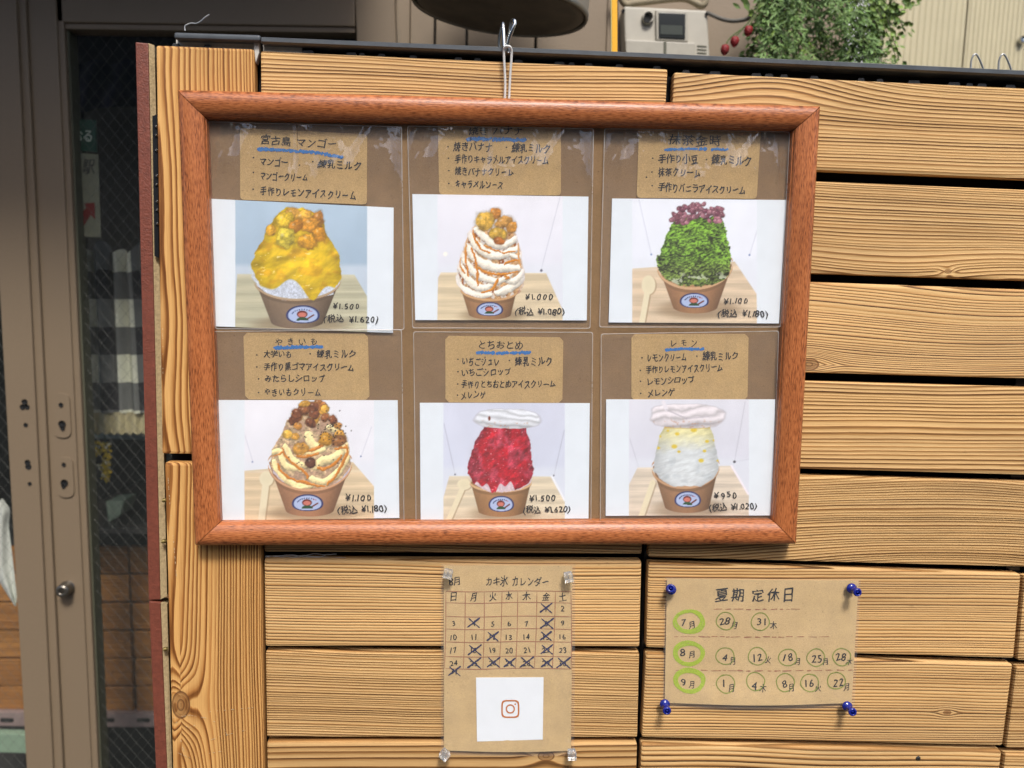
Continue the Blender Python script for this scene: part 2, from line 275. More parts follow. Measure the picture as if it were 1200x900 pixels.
class Print:
    def __init__(s, quad, inner, seed, nx=264, ny=182):
        u, v = np.meshgrid(np.linspace(0, 1, nx), np.linspace(0, 1, ny)); s.nx, s.ny = nx, ny
        q = [np.array(p, float) for p in quad]
        s.X = (q[0][0]*(1-u)+q[1][0]*u)*(1-v)+(q[3][0]*(1-u)+q[2][0]*u)*v
        s.Y = (q[0][1]*(1-u)+q[1][1]*u)*(1-v)+(q[3][1]*(1-u)+q[2][1]*u)*v
        s.im = np.ones((ny, nx, 3)) * np.array([.90, .93, .955]); s.seed = seed; s.inner = inner
        s.ph = sst(-2, 2, np.minimum(s.X - inner[0], inner[1] - s.X))
    def mix(s, m, c):
        m = np.clip(m, 0, 1)[..., None]; c = np.asarray(c)
        if c.ndim == 1: c = c[None, None]
        s.im = s.im * (1 - m) + c * m
    def rgb(s, *c): return np.array(c) / 255.
    def poly(s, pts, soft=3):
        d = np.full(s.X.shape, 1e9); n = len(pts)
        for i in range(n):
            (x0, y0), (x1, y1) = pts[i], pts[(i + 1) % n]
            l = math.hypot(x1 - x0, y1 - y0) + 1e-6
            d = np.minimum(d, ((x1 - x0) * (s.Y - y0) - (y1 - y0) * (s.X - x0)) / l)
        return sst(-soft, soft, d)
    def line(s, x0, y0, x1, y1, w):
        dx, dy = x1 - x0, y1 - y0
        t = np.clip(((s.X - x0) * dx + (s.Y - y0) * dy) / (dx * dx + dy * dy), 0, 1)
        return 1 - sst(w * .4, w * 1.2, np.hypot(s.X - x0 - t * dx, s.Y - y0 - t * dy))
    def backdrop(s, top, bot, board, bcol, lines=(), linec=(150, 155, 175)):
        t = np.clip((s.Y - 40) / 480, 0, 1)[..., None]
        n = (fbm(s.X / 260, s.Y / 300, s.seed) - .5)[..., None] * .06
        s.mix(s.ph, s.rgb(*top) * (1 - t) + s.rgb(*bot) * t + n)
        for (a, b, c, d) in lines: s.mix(s.line(a, b, c, d, 4) * s.ph * .22, s.rgb(*linec))
        by = board[0][1]
        s.mix(s.ph * sst(by - 70, by - 30, s.Y) * .5, s.rgb(228, 234, 242))
        g = fbm(s.X / 500 + 3, s.Y / 9, s.seed + 5, 3); st = .5 + .5 * np.sin(s.Y / 11. + 5 * fbm(s.X / 300, s.Y / 60, s.seed + 9))
        m = s.poly(board, 3) * s.ph
        s.mix(m, s.rgb(*bcol)[None, None] * (.86 + .16 * g + .08 * st)[..., None])
        s.mix(m * (1 - sst(0, 14, np.abs(s.Y - by - 3))) * .25, s.rgb(250, 246, 235))
    def spoon(s, bx, by, rx, ry, hx, hy, w=15):
        for o, c in ((8, (150, 125, 95)), (0, (233, 222, 190))):
            X, Y = s.X - o, s.Y - o * .5
            m = 1 - sst(.88, 1.05, np.hypot((X - bx) / rx, (Y - by) / ry))
            dx, dy = hx - bx, hy - by; t = np.clip(((X - bx) * dx + (Y - by) * dy) / (dx * dx + dy * dy), 0, 1)
            m = np.maximum(m, 1 - sst(w * .85, w * 1.15, np.hypot(X - bx - t * dx, Y - by - t * dy)))
            s.mix(m * s.ph * (.45 if o else 1), s.rgb(*c))
        m = 1 - sst(.3, .9, np.hypot((s.X - bx) / rx, (s.Y - by) / ry)); s.mix(m * .25 * s.ph, s.rgb(215, 205, 170))
    def cup(s, L, R, front, bottom, bl, br, col=(186, 141, 100), badge=None, tone=1.):
        # L, R: rim ends, front: lowest y of rim, bottom: y of foot
        cx = (L[0] + R[0]) / 2; rw = (R[0] - L[0]) / 2; ry = front - (L[1] + R[1]) / 2
        yr = L[1] + (R[1] - L[1]) * (s.X - L[0]) / (R[0] - L[0])
        u = np.clip((s.X - cx) / rw, -1, 1); rim = yr + ry * np.sqrt(1 - u * u)
        t = np.clip((s.Y - (L[1] + R[1]) / 2 - 10) / (bottom - (L[1] + R[1]) / 2), 0, 1)
        lx = L[0] + 8 + (bl - L[0]) * t; rx = R[0] - 8 + (br - R[0]) * t
        uu = np.clip((s.X - (bl + br) / 2) / ((br - bl) / 2 + 12), -1, 1)
        foot = bottom - 42 + 42 * np.sqrt(1 - uu * uu)
        m = sst(-3, 3, np.minimum(s.X - lx, rx - s.X)) * sst(-3, 3, s.Y - (L[1] + R[1]) / 2) * (1 - sst(-3, 3, s.Y - foot))
        uc = (s.X - (lx + rx) / 2) / ((rx - lx) / 2 + 1e-3)
        sh = (1.02 - .30 * np.abs(uc + .1) ** 2.2) * (1 - .16 * t) * tone
        sd = (1 - sst(.7, 1.35, np.hypot((s.X - cx - 20) / (rw * 1.05), (s.Y - bottom + 22) / 52.)))
        s.mix(sd * .45 * s.ph, s.rgb(120, 95, 65))
        n = (fbm(s.X / 9, s.Y / 14, s.seed + 3) - .5) * .07
        s.mix(m, s.rgb(*col)[None, None] * (sh + n)[..., None])
        s.rimline = (rim, L, R, ry, yr, rw, cx)
        s.mix((1 - sst(5, 11, np.abs(s.Y - rim - 16))) * m * .4, s.rgb(*col) * .55)
        if badge:
            bx, by, rx, ry = badge; a = (s.X - bx) / rx; b = (s.Y - by) / ry
            d = (np.abs(a) ** 2.2 + np.abs(b * (1.02 + .12 * b)) ** 2.2) ** (1 / 2.2)
            s.mix(1 - sst(.97, 1.06, d), s.rgb(40, 50, 105)); s.mix(1 - sst(.86, .93, d), s.rgb(178, 194, 228))
            R_ = 1 - sst(.9, 1.1, np.hypot((a + .04) / .32, (b + .14) / .42)); s.mix(R_, s.rgb(105, 40, 35))
            R_ = 1 - sst(.9, 1.1, np.hypot((a + .04) / .25, (b + .08) / .27)); s.mix(R_, s.rgb(206, 120, 105))
            R_ = (1 - sst(.9, 1.1, np.hypot((a + .02) / .36, (b - .56) / .36))) * (b < .58); s.mix(R_, s.rgb(35, 78, 45))
            s.mix(s.line(bx + rx * .3, by + ry * .35, bx + rx * .65, by - ry * .05, 5), s.rgb(110, 50, 45))
            for k in range(9):      # tiny unreadable lettering round the badge
                an = math.radians(200 + k * 13); s.mix((1 - sst(.6, 1.2, np.hypot((s.X - bx - .68 * rx * math.cos(an)) / 4, (s.Y - by - .68 * ry * math.sin(an)) / 4.5))) * .9, s.rgb(50, 60, 105))
            s.mix(s.line(bx + rx * .35, by - ry * .55, bx + rx * .55, by - ry * .45, 3) * .7, s.rgb(180, 80, 90))
    def rim(s, col=(206, 164, 120), w=8, back=False):
        rim, L, R, ry, yr, rw, cx = s.rimline
        ok = sst(0, 4, s.X - L[0]) * sst(0, 4, R[0] - s.X)
        s.mix((1 - sst(w * .6, w * 1.3, np.abs(s.Y - rim))) * ok, s.rgb(*col)); s.mix((1 - sst(1, 3.5, np.abs(s.Y - rim - w))) * ok * .5, s.rgb(130, 90, 60))
        if back:
            u = np.clip((s.X - cx) / rw, -1, 1); bk = yr - ry * .55 * np.sqrt(1 - u * u)
            s.mix((1 - sst(4, 8, np.abs(s.Y - bk))) * ok, s.rgb(196, 152, 110))
    def mound(s, prof, wob=8, ws=28):
        ys = [p[0] for p in prof]
        L = np.interp(s.Y, ys, [p[1] for p in prof]); R = np.interp(s.Y, ys, [p[2] for p in prof])
        w = (fbm(s.X / ws, s.Y / ws, s.seed + 31) - .5) * 2 * wob
        d = np.minimum(np.minimum(s.X - L, R - s.X), np.minimum(s.Y - ys[0], ys[-1] - s.Y)) + w
        s.u = np.clip((s.X - (L + R) / 2) / ((R - L) / 2 + 1), -1, 1); s.v = np.clip((s.Y - ys[0]) / (ys[-1] - ys[0]), 0, 1)
        return sst(-3, 3, d)
    def relief(s, h, k):
        gy, gx = np.gradient(h); return k * (-gx * .8 - gy)
    def blob(s, cx, cy, rx, ry, col, seed, rot=0, gloss=.5, amp=.5):
        ca, sa = math.cos(rot), math.sin(rot); X = s.X - cx; Y = s.Y - cy
        a = (X * ca + Y * sa) / rx; b = (-X * sa + Y * ca) / ry
        d = np.hypot(a, b) * (1 + amp * (fbm(s.X / 24 + seed, s.Y / 24, seed) - .5) * 2)
        m = 1 - sst(.86, 1.05, d); nz = np.sqrt(np.clip(1 - d * d, 0, 1))
        n = fbm(s.X / 8, s.Y / 8, seed + 3) - .5
        n2 = fbm(s.X / 24, s.Y / 20, seed + 5) - .5; li = .78 + .24 * nz - .12 * (Y / ry) - .06 * X / rx + n * .30 + n2 * .75
        s.mix((1 - sst(.9, 1.3, d)) * .28, s.rgb(*col) * .4)
        s.mix(m, s.rgb(*col)[None, None] * np.clip(li, .25, 1.25)[..., None])
        s.mix(m * gloss * (1 - sst(.05, .3, np.hypot(a + .3, b + .4))), s.rgb(255, 250, 235))
    def out(s):
        s.mix(np.ones(s.X.shape) * .0, s.rgb(0, 0, 0)); im = np.clip(s.im, 0, 1)
        return np.where(im <= .04045, im / 12.92, ((im + .055) / 1.055) ** 2.4)

def swirl(s, seed, sc, slope, base, sauce, cover, warp=60.):
    """cream ridges with sauce running between them"""
    q = s.Y / sc + slope * s.X / sc + warp / sc * (fbm(s.X / 70, s.Y / 60, seed) - .5) * 2
    r = .5 + .5 * np.cos(q * 2 * math.pi); n = fbm(s.X / 22, s.Y / 18, seed + 4)
    sh = np.clip(.72 + .34 * r + (fbm(s.X / 10, s.Y / 9, seed + 8) - .5) * .25 - .18 * np.abs(s.u) ** 3, .3, 1.12)
    c = s.rgb(*base)[None, None] * sh[..., None]
    m = sst(cover, cover + .12, n * .62 + (1 - r) * .38)
    return c * (1 - m[..., None]) + s.rgb(*sauce)[None, None] * (.65 + .55 * fbm(s.X / 12, s.Y / 12, seed + 6))[..., None] * m[..., None]

def ribbon(s, pts, w, col, m, seed=0, shade=.34, dark=.35, tex=.10):
    """a rounded ribbon of cream or sauce laid along a curve"""
    P_ = []; n = len(pts)
    for i in range(n - 1):
        p0, p1, p2, p3 = (np.array(pts[max(i - 1, 0)], float), np.array(pts[i], float), np.array(pts[i + 1], float), np.array(pts[min(i + 2, n - 1)], float))
        for k in range(7): t = k / 7; P_.append(.5 * (2 * p1 + (p2 - p0) * t + (2 * p0 - 5 * p1 + 4 * p2 - p3) * t * t + (3 * p1 - p0 - 3 * p2 + p3) * t ** 3))
    P_.append(np.array(pts[-1], float)); best = np.full(s.X.shape, 1e9); side = np.zeros(s.X.shape); N = len(P_) - 1
    wx = s.X + 9 * (fbm(s.X / 30, s.Y / 30, seed) - .5) * 2; wy = s.Y + 9 * (fbm(s.X / 30 + 9, s.Y / 30, seed + 1) - .5) * 2
    for i in range(N):
        a, b = P_[i], P_[i + 1]; d = b - a; L = d @ d + 1e-6
        t = np.clip(((wx - a[0]) * d[0] + (wy - a[1]) * d[1]) / L, 0, 1); ww = w * (.55 + .45 * math.sin(math.pi * min(1, (i + .7) / N)) ** .6)
        dx, dy = wx - a[0] - t * d[0], wy - a[1] - t * d[1]; q = np.hypot(dx, dy) / ww; c = (q < best); best = np.where(c, q, best); side = np.where(c, (dy * .9 + dx * .35) / ww, side)
    s.mix(m * (1 - sst(.95, 1.45, best)) * dark * (side > 0), s.rgb(*col) * .45)
    li = .93 - shade * side + .10 * np.sqrt(np.clip(1 - best * best, 0, 1)) + tex * (fbm(s.X / 9, s.Y / 9, seed + 4) - .5) * 2
    s.mix(m * (1 - sst(.88, 1.04, best)), s.rgb(*col)[None, None] * np.clip(li, .4, 1.1)[..., None])
    s.mix(m * (1 - sst(.10, .28, np.abs(side + .5))) * (best < .8) * .35 * sst(.5, .6, fbm(s.X / 25, s.Y / 25, seed + 7)), s.rgb(255, 252, 244))

def meringue(s, x0, x1, y0, y1, tilt, sx, seed, warm=(236, 232, 236)):
    cx, cy = (x0 + x1) / 2, (y0 + y1) / 2; a = (s.X - cx) / ((x1 - x0) / 2); b = (s.Y - cy - tilt * a * 14) / ((y1 - y0) / 2)
    d = (np.abs(a) ** 3 + np.abs(b) ** 2.6) ** (1 / 2.8) * (1 + .16 * (fbm(s.X / 50, s.Y / 40, seed) - .5))
    q = b * 1.5 + a * sx + .9 * (fbm(s.X / 90, s.Y / 60, seed + 2) - .5)
    r = np.abs(np.sin(q * 3.3)); li = .80 + .20 * r - .16 * np.clip(b, -1, 1) * (b > 0) + .05 * (fbm(s.X / 15, s.Y / 15, seed) - .5)
    s.mix((1 - sst(.97, 1.06, d)) * .35, s.rgb(150, 140, 144))
    s.mix(1 - sst(.94, 1.02, d), s.rgb(*warm)[None, None] * li[..., None] * 1.04)
    s.mix((1 - sst(.94, 1.02, d)) * sst(.66, .72, fbm(s.X / 16, s.Y / 12, seed + 6)) * sst(.1, .6, b) * .5, s.rgb(190, 130, 90))

def picture(k):
    rnd = random.Random(40 + k)
    if k == 0:
        s = Print([(78,38),(1110,88),(1107,793),(97,755)], (218, 960), 3)
        s.backdrop((182,204,222), (160,182,202), [(228,458),(888,462),(975,610),(975,900),(200,900)], (196,192,164), [(940,430,965,520)])
        s.cup((322,492),(812,488), 604, 768, 428, 702, (160,134,108), (597,693,93,50), .93)
        m = s.mound([(395,330,800),(470,310,815),(520,335,800),(575,395,760),(605,480,640)], 10, 22)
        s.mix(m, s.rgb(214,222,236)[None,None] * (.74 + .42*fbm(s.X/7, s.Y/9, 5))[...,None]); s.rim((184,160,128), 7)
        m = s.mound([(92,500,600),(130,450,700),(200,395,718),(260,380,742),(340,318,800),(430,312,812),(500,350,806),(560,380,765),(600,600,700),(612,620,690)], 13, 40)
        drip = sst(0, 14, 545 + 60*np.exp(-((s.X-655)/48)**2) + 14*np.sin(s.X/31.) - 38*np.exp(-((s.X-520)/75)**2) - s.Y)
        h = fbm(s.X/95, s.Y/70, 9, 2); h2 = fbm(s.X/30, s.Y/26, 12, 2)
        li = 1.0 + s.relief(h, 2.4) + s.relief(h2, .35) + .25*(fbm(s.X/90,s.Y/80,8)-.5) - .18*np.abs(s.u)**3 - .08*s.v
        c = s.rgb(242,204,28)[None,None]*np.clip(li,.5,1.2)[...,None]
        w = sst(.5,.7,fbm(s.X/60,s.Y/50,21))[...,None]; c = c*(1-w*.55) + (s.rgb(222,162,22)[None,None]*np.clip(li,.5,1.15)[...,None])*w*.55
        s.mix(m*drip, c)
        sp = sst(.74,.80,fbm(s.X/24,s.Y/9,77,2))*sst(.45,.6,fbm(s.X/70,s.Y/60,78)); s.mix(m*drip*sp*.75*sst(.4,.5,s.v), s.rgb(255,240,170))
        for b in ((540,118,45,30,(214,160,66)),(680,150,36,44,(190,128,52)),(600,135,50,34,(226,172,66)),(495,155,52,44,(226,190,52)),(415,215,30,34,(214,160,40)),(640,185,58,44,(214,150,48)),(560,190,45,36,(196,132,40)),(500,258,54,56,(206,186,62)),(620,275,56,44,(218,158,36)),(690,235,36,46,(206,142,32))):
            s.blob(b[0],b[1],b[2],b[3],b[4],int(b[0]),rnd.uniform(-.5,.5),.35,.3)
    elif k == 1:
        s = Print([(66,12),(1098,27),(1088,752),(83,750)], (212, 945), 5)
        s.backdrop((238,238,246), (226,228,238), [(232,468),(848,472),(950,700),(960,900),(205,900),(216,500)], (226,208,174), [(930,30,815,465)])
        s.mix(1-sst(8,16,np.hypot(s.X-258,s.Y-360)), s.rgb(255,252,240)); s.mix(1-sst(6,10,np.hypot(s.X-820,s.Y-457)), s.rgb(110,110,125))
        s.cup((345,562),(682,572), 632, 748, 400, 640, (186,138,94), (517,690,77,40)); 
        m = s.mound([(195,430,640),(240,392,668),(300,372,688),(400,337,708),(500,318,722),(550,330,715),(590,372,690),(622,450,620)], 9, 26)
        n_ = fbm(s.X/15, s.Y/13, 5, 3); c = s.rgb(206,162,112)[None,None]*(.62+.7*n_)[...,None]; s.mix(m, c)
        s.mix(m*sst(.50,.60,fbm(s.X/26,s.Y/22,81,3)), s.rgb(232,222,212)[None,None]*(.75+.4*n_)[...,None]); s.mix(m*sst(.62,.68,fbm(s.X/18,s.Y/24,181,3)), s.rgb(150,84,36))
        for j_, (pts, w) in enumerate((([(320,470),(345,560),(440,600),(520,600)],24),([(560,590),(640,560),(712,500)],24),([(335,420),(400,520),(470,560),(520,545)],24),([(600,500),(660,520),(715,460)],20),([(350,360),(430,470),(560,520),(640,480)],21),([(372,300),(450,400),(560,440),(690,440)],27),([(395,235),(460,330),(560,372),(680,330)],27),([(440,215),(520,290),(600,310),(675,270)],22),([(640,370),(690,380),(702,350)],13))):
            ribbon(s, pts, w, (247,240,224), m, 60+j_)
        for j_, (pts, w) in enumerate((([(385,240),(375,330),(385,450),(395,490)],6),([(420,225),(450,310),(520,355)],6),([(410,330),(440,430),(445,550)],7),([(455,440),(540,480),(680,465)],8),([(480,310),(580,350),(670,345)],5),([(600,420),(650,400),(695,390)],8),([(470,590),(540,560),(565,505)],8),([(600,490),(630,500),(615,510)],9),([(690,300),(685,380),(700,440)],6),([(350,380),(345,430),(372,470)],6))):
            ribbon(s, pts, w, (208,132,34), m, 90+j_, .2, .2)
        s.mix(m*sst(.84,.98,np.abs(s.u))*.5, s.rgb(228,222,226)); s.rim((210,166,116), 7)
        for b in ((550,125,36,36,(198,130,48)),(488,168,55,58,(206,164,66)),(600,172,52,34,(206,152,74)),(645,205,30,36,(200,140,56)),(565,245,56,42,(204,164,60)),(572,285,32,22,(178,104,36))):
            s.blob(b[0],b[1],b[2],b[3],b[4],int(b[0]),rnd.uniform(-.5,.5),.3,.22)
    elif k == 2:
        s = Print([(80,35),(1023,43),(982,711),(62,705)], (188, 862), 7)
        s.backdrop((238,242,250), (230,234,244), [(180,412),(742,374),(860,548),(880,900),(150,900)], (226,204,174), [(225,45,290,335),(868,190,822,340)], (160,165,190))
        for x,y in ((290,335),(822,338)): s.mix(.6*(1-sst(3,8,np.hypot(s.X-x,s.Y-y))), s.rgb(70,100,160))
        s.spoon(275,500,38,54,240,705)
        s.cup((320,395),(733,380), 520, 656, 415, 640, (190,140,98), (522,590,77,40)); s.rim((212,172,130), 9, True)
        m = s.mound([(130,430,660),(170,405,690),(230,372,700),(300,350,712),(360,318,722),(420,328,716),(470,372,690),(505,440,610)], 13, 16)
        f = fbm(s.X/12 + 3*fbm(s.X/40,s.Y/40,3), s.Y/7 + 2*fbm(s.X/30,s.Y/50,6), 41, 4); g = fbm(s.X/34, s.Y/30, 43, 2)
        li = np.clip(.74 + 1.25*(f-.5)*1.5 + (g-.5)*.6 + s.relief(f,.7) + .16*(.5-s.v), .18, 1.25)
        c = s.rgb(120,166,52)[None,None]*li[...,None]; y_ = sst(.55,.8,s.v)[...,None]; c = c*(1-y_*.5)+s.rgb(128,138,78)[None,None]*li[...,None]*y_*.5
        s.mix(m, c); s.mix(m*sst(.62,.7,fbm(s.X/28,s.Y/20,91))*sst(.72,.9,s.v)*.8, s.rgb(206,212,190))
        for i in range(80):
            a = rnd.uniform(0, 1); x = 400+a*272; y = 62+rnd.uniform(0,96)+abs(a-.6)*26
            if x < 440 and y < 110: y += 45
            s.blob(x,y,rnd.uniform(13,19),rnd.uniform(10,15),rnd.choice([(138,84,98),(120,66,84),(158,104,118)]),200+i,rnd.uniform(-1,1),.45,.2)
    elif k == 3:
        s = Print([(80,44),(1130,45),(1140,735),(105,750)], (232, 990), 9)
        s.backdrop((240,240,246), (232,234,242), [(230,455),(866,405),(1000,560),(1010,900),(200,900)], (226,204,168), [(235,250,280,400),(975,200,915,370)], (165,168,190))
        for x,y in ((278,403),(912,372)): s.mix(.6*(1-sst(3,8,np.hypot(s.X-x,s.Y-y))), s.rgb(90,110,160))
        s.spoon(360,502,42,46,330,750,20)
        s.cup((368,405),(862,400), 572, 726, 480, 745, (196,142,102), (600,650,90,48)); s.rim((214,164,124), 9, True)
        m = s.mound([(300,420,830),(350,398,842),(420,388,852),(470,402,845),(520,450,800),(556,540,700)], 7, 20)
        s.mix(m, s.rgb(206,196,206)[None,None]*(.78+.36*fbm(s.X/8,s.Y/9,5))[...,None])
        m = s.mound([(160,480,760),(250,455,815),(330,398,838),(380,402,832),(430,420,815),(500,455,770),(548,520,715)], 20, 38)
        mm = np.maximum(m, s.mound([(160,480,760),(250,445,825),(330,390,842),(430,385,852),(500,440,800),(560,500,720)], 6, 20))
        s.mix(np.maximum(mm, s.mound([(75,580,680),(150,500,750),(240,470,800),(330,440,820)], 6, 20)), s.rgb(222,192,150)[None,None]*(.45+.85*fbm(s.X/16,s.Y/13,17,3))[...,None])
        s.mix(.6*mm*sst(.50,.6,fbm(s.X/30,s.Y/26,66,3)), s.rgb(188,150,128)[None,None]*(.7+.5*fbm(s.X/8,s.Y/8,7))[...,None])
        for j_, (pts, w) in enumerate((([(395,350),(440,345),(470,420),(560,450)],20),([(405,400),(440,480),(520,530),(620,545)],22),([(620,500),(700,520),(780,460),(840,370)],22),([(470,310),(520,400),(600,430)],20),([(830,300),(770,370),(680,400),(640,440)],26),([(600,240),(640,310),(720,300)],28),([(720,200),(780,230),(800,300),(830,340)],20),([(560,360),(620,350),(700,330)],18),([(500,520),(540,560),(600,550)],14))):
            ribbon(s, pts, w, (250,230,170), mm, 160+j_)
        for j_, (pts, w) in enumerate((([(425,410),(440,450),(500,500),(600,530),(700,548)],8),([(715,540),(780,460),(835,340),(825,300)],8),([(450,320),(480,380),(590,470),(600,500)],8),([(600,340),(660,320),(700,290)],11),([(660,440),(720,440),(800,370)],10),([(540,370),(600,370),(660,350)],8),([(760,330),(800,320),(835,325)],7),([(400,370),(430,360),(460,340)],5))):
            ribbon(s, pts, w, (206,128,40), mm, 190+j_, .2, .25)
        s.rim((214,164,124), 7)
        for i in range(40):
            t = rnd.random(); x = 640 + rnd.uniform(-1,1)*(55+150*t); y = 62+t*210+rnd.uniform(-14,14)
            if t > .55 and 560 < x < 760: continue
            r = rnd.uniform(22,35); s.blob(x,y,r,r*rnd.uniform(.75,1),rnd.choice([(176,112,54),(150,92,50),(196,136,60),(206,152,58),(128,74,44)]),300+i,rnd.uniform(-1,1),.35,.35)
        for b in ((585,66,32,20,(214,160,60)),(700,95,26,24,(222,170,66)),(710,270,44,40,(208,150,44)),(480,240,30,24,(222,176,70)),(560,325,48,36,(200,146,58)),(618,410,32,32,(92,56,40)),(785,280,44,34,(150,98,50))): s.blob(*b[:4],b[4],int(b[0]),rnd.uniform(-.5,.5),.3,.25)
        for i in range(75):
            x,y = rnd.gauss(745,38),rnd.gauss(215,38)
            if i%3==0: x,y = rnd.uniform(480,820),rnd.uniform(150,540)
            s.mix(1-sst(2.5,6,np.hypot(s.X-x,(s.Y-y)*1.2)), s.rgb(38,28,26))
    elif k == 4:
        s = Print([(60,60),(1056,62),(1048,738),(65,745)], (197, 908), 11)
        s.backdrop((216,220,236), (214,220,236), [(232,486),(832,490),(915,640),(930,900),(160,900),(190,640)], (228,214,186), [(200,180,265,475),(905,220,845,480)], (120,120,140))
        for x,y in ((265,477),(843,484)): s.mix(.6*(1-sst(3,8,np.hypot(s.X-x,s.Y-y))), s.rgb(70,70,85))
        s.mix(s.line(832,490,908,630,8)*s.ph, s.rgb(240,242,248)); s.spoon(318,535,42,34,228,745,15)
        s.cup((350,520),(715,520), 578, 728, 405, 668, (188,140,92), (535,657,73,46)); s.rim((216,178,132), 8)
        m = s.mound([(400,345,715),(480,345,725),(530,372,705),(566,430,650),(582,470,560)], 8, 24); s.mix(m, s.rgb(228,206,214)[None,None]*(.8+.3*fbm(s.X/8,s.Y/9,5))[...,None])
        m = s.mound([(190,440,670),(250,402,690),(300,377,705),(400,348,716),(470,342,724),(530,372,700),(560,430,640),(588,455,580)], 12, 26)
        drip = sst(0,10, 545+ 26*np.sin(s.X/24.)+20*np.sin(s.X/11.+1)-s.Y + 12)
        h = fbm(s.X/60,s.Y/55,51,2); h2 = fbm(s.X/22,s.Y/20,52,2)
        li = np.clip(.9+s.relief(h,2.0)+s.relief(h2,.5)+.3*(fbm(s.X/8,s.Y/7,58,2)-.5)-.2*np.abs(s.u)**3,.45,1.3)
        a = sst(.4,.65,fbm(s.X/45,s.Y/60,55))[...,None]; d = .6*sst(.50,.72,fbm(s.X/34,s.Y/40,57))[...,None]
        c = (s.rgb(206,20,44)*(1-a)+s.rgb(222,74,98)*a)*(1-d*.7)+s.rgb(138,14,34)*d*.7
        s.mix(m*drip, c*li[...,None]); s.mix(m*drip*sst(.78,.86,fbm(s.X/14,s.Y/9,71,2))*.6, s.rgb(255,190,195))
        meringue(s,383,762,96,210,.35,-.5,61,(234,238,244)); s.mix(1-sst(6,12,np.hypot((s.X-465)/.8,(s.Y-150)/1.4)), s.rgb(120,60,45))
    else:
        s = Print([(48,37),(962,37),(940,665),(45,667)], (170, 818), 13)
        s.backdrop((224,225,234), (220,222,234), [(216,404),(724,394),(822,556),(840,900),(130,900),(168,500)], (226,212,192), [(175,250,222,400),(798,50,740,370),(740,374,815,358)], (150,150,165))
        s.mix(1-sst(5,10,np.hypot(s.X-740,s.Y-372)), s.rgb(90,90,100)); s.mix(s.line(724,394,815,548,7)*s.ph, s.rgb(244,238,246))
        s.spoon(298,486,14,14,232,680,15)
        s.cup((292,400),(660,390), 514, 651, 368, 602, (178,134,96), (487,582,70,43)); s.rim((198,156,116), 8, True)
        m = s.mound([(170,375,600),(225,338,625),(300,320,640),(360,306,650),(420,302,655),(465,338,625),(505,400,560)], 7, 20)
        f = fbm(s.X/26 + s.Y/60, s.Y/9 + s.X/40, 41, 3); yl = (1-sst(.12,.5,s.v+.2*(fbm(s.X/50,s.Y/40,4)-.5)))[...,None]
        c = (s.rgb(228,234,236)*(1-yl)+s.rgb(248,242,186)*yl)*np.clip(.96+.18*(f-.5)-.16*np.abs(s.u)**3,.5,1.1)[...,None]
        s.mix(m, c); s.mix(m*sst(.62,.7,fbm(s.X/34,s.Y/30,92))*(s.v>.5)*.25, s.rgb(170,182,190))
        for x,y,r in ((430,222,14),(415,290,18),(440,318,11),(520,200,20),(335,236,11),(328,298,12),(578,314,12),(560,366,17),(592,262,13),(630,256,10),(650,366,9),(380,205,9)):
            s.mix((1-sst(.5,1.15,np.hypot((s.X-x)/r,(s.Y-y)/r/.75)))*m*.9, s.rgb(226,196,52))
        s.mix(m*(1-sst(0,14,np.abs(s.Y-185)))*.7, s.rgb(206,160,60))
        meringue(s,283,684,62,192,.15,.55,62,(238,232,236)); s.mix(s.line(355,52,372,90,12), s.rgb(238,234,240)); s.mix(s.line(372,92,480,140,5)*.5, s.rgb(176,170,180)); s.mix(s.line(480,140,600,128,5)*.4, s.rgb(176,170,180))
    return s.out(), s.nx, s.ny
# ================================================================ the setting
ground = mesh('ground', [(-60, -60, 0), (60, -60, 0), (60, 60, 0), (-60, 60, 0)], [(0, 1, 2, 3)], simple('asphalt', (.055, .054, .052, 1), .9, nz=.4, ns=40, bump=.003, bs=90)); tag(ground, kind='structure')
# ================================================================ wood-clad screen
scr = empty('plank_screen', (0, .03, 0)); tag(scr, 'screen of brushed pine planks on a black metal frame, menu and notices hung on it', 'fence')
rnd = random.Random(7)
def plank(q, mat='plank', y=0., vert=False, pith=-.12, depth=.05, ring=.0029, wander=.03, cath=.05, knot=None, tint=1., label=None, klen=.62, core=1.):
    y += rnd.uniform(-.0012, .0012)
    o = box('plank', q, y, y + .014, M[mat], scr, bev=.0028, rot=(0, math.pi / 2, 0) if vert else None, seg=2)
    o['pith'] = pith; o['depth'] = depth; o['ring'] = ring; o['wander'] = wander; o['cathedral'] = cath; o['seed'] = rnd.uniform(0, 9); o['tint'] = tint * rnd.uniform(.97, 1.04)
    kx, kz, kr = 9., 9., .005
    if knot:
        p = np.array(P(knot[0], knot[1], y)) - np.array(o['_o']); kr = knot[2]
        kx, kz = (-p[2], p[0]) if vert else (p[0], p[2])
    o['knot_len'] = klen; o['knot_core'] = core
    o['knot_x'] = float(kx); o['knot_z'] = float(kz); o['knot_r'] = float(kr)
    if label: o['label'] = label
    return o
def il(y, tab): return float(np.interp(y, [a for a, b in tab], [b for a, b in tab]))
LR = [(80, 783), (640, 752.5), (900, 746.5), (980, 744)]; RL = [(85, 790), (650, 760), (765, 757), (864, 752), (980, 747)]; LL = [(59, 305), (640, 309), (980, 314)]
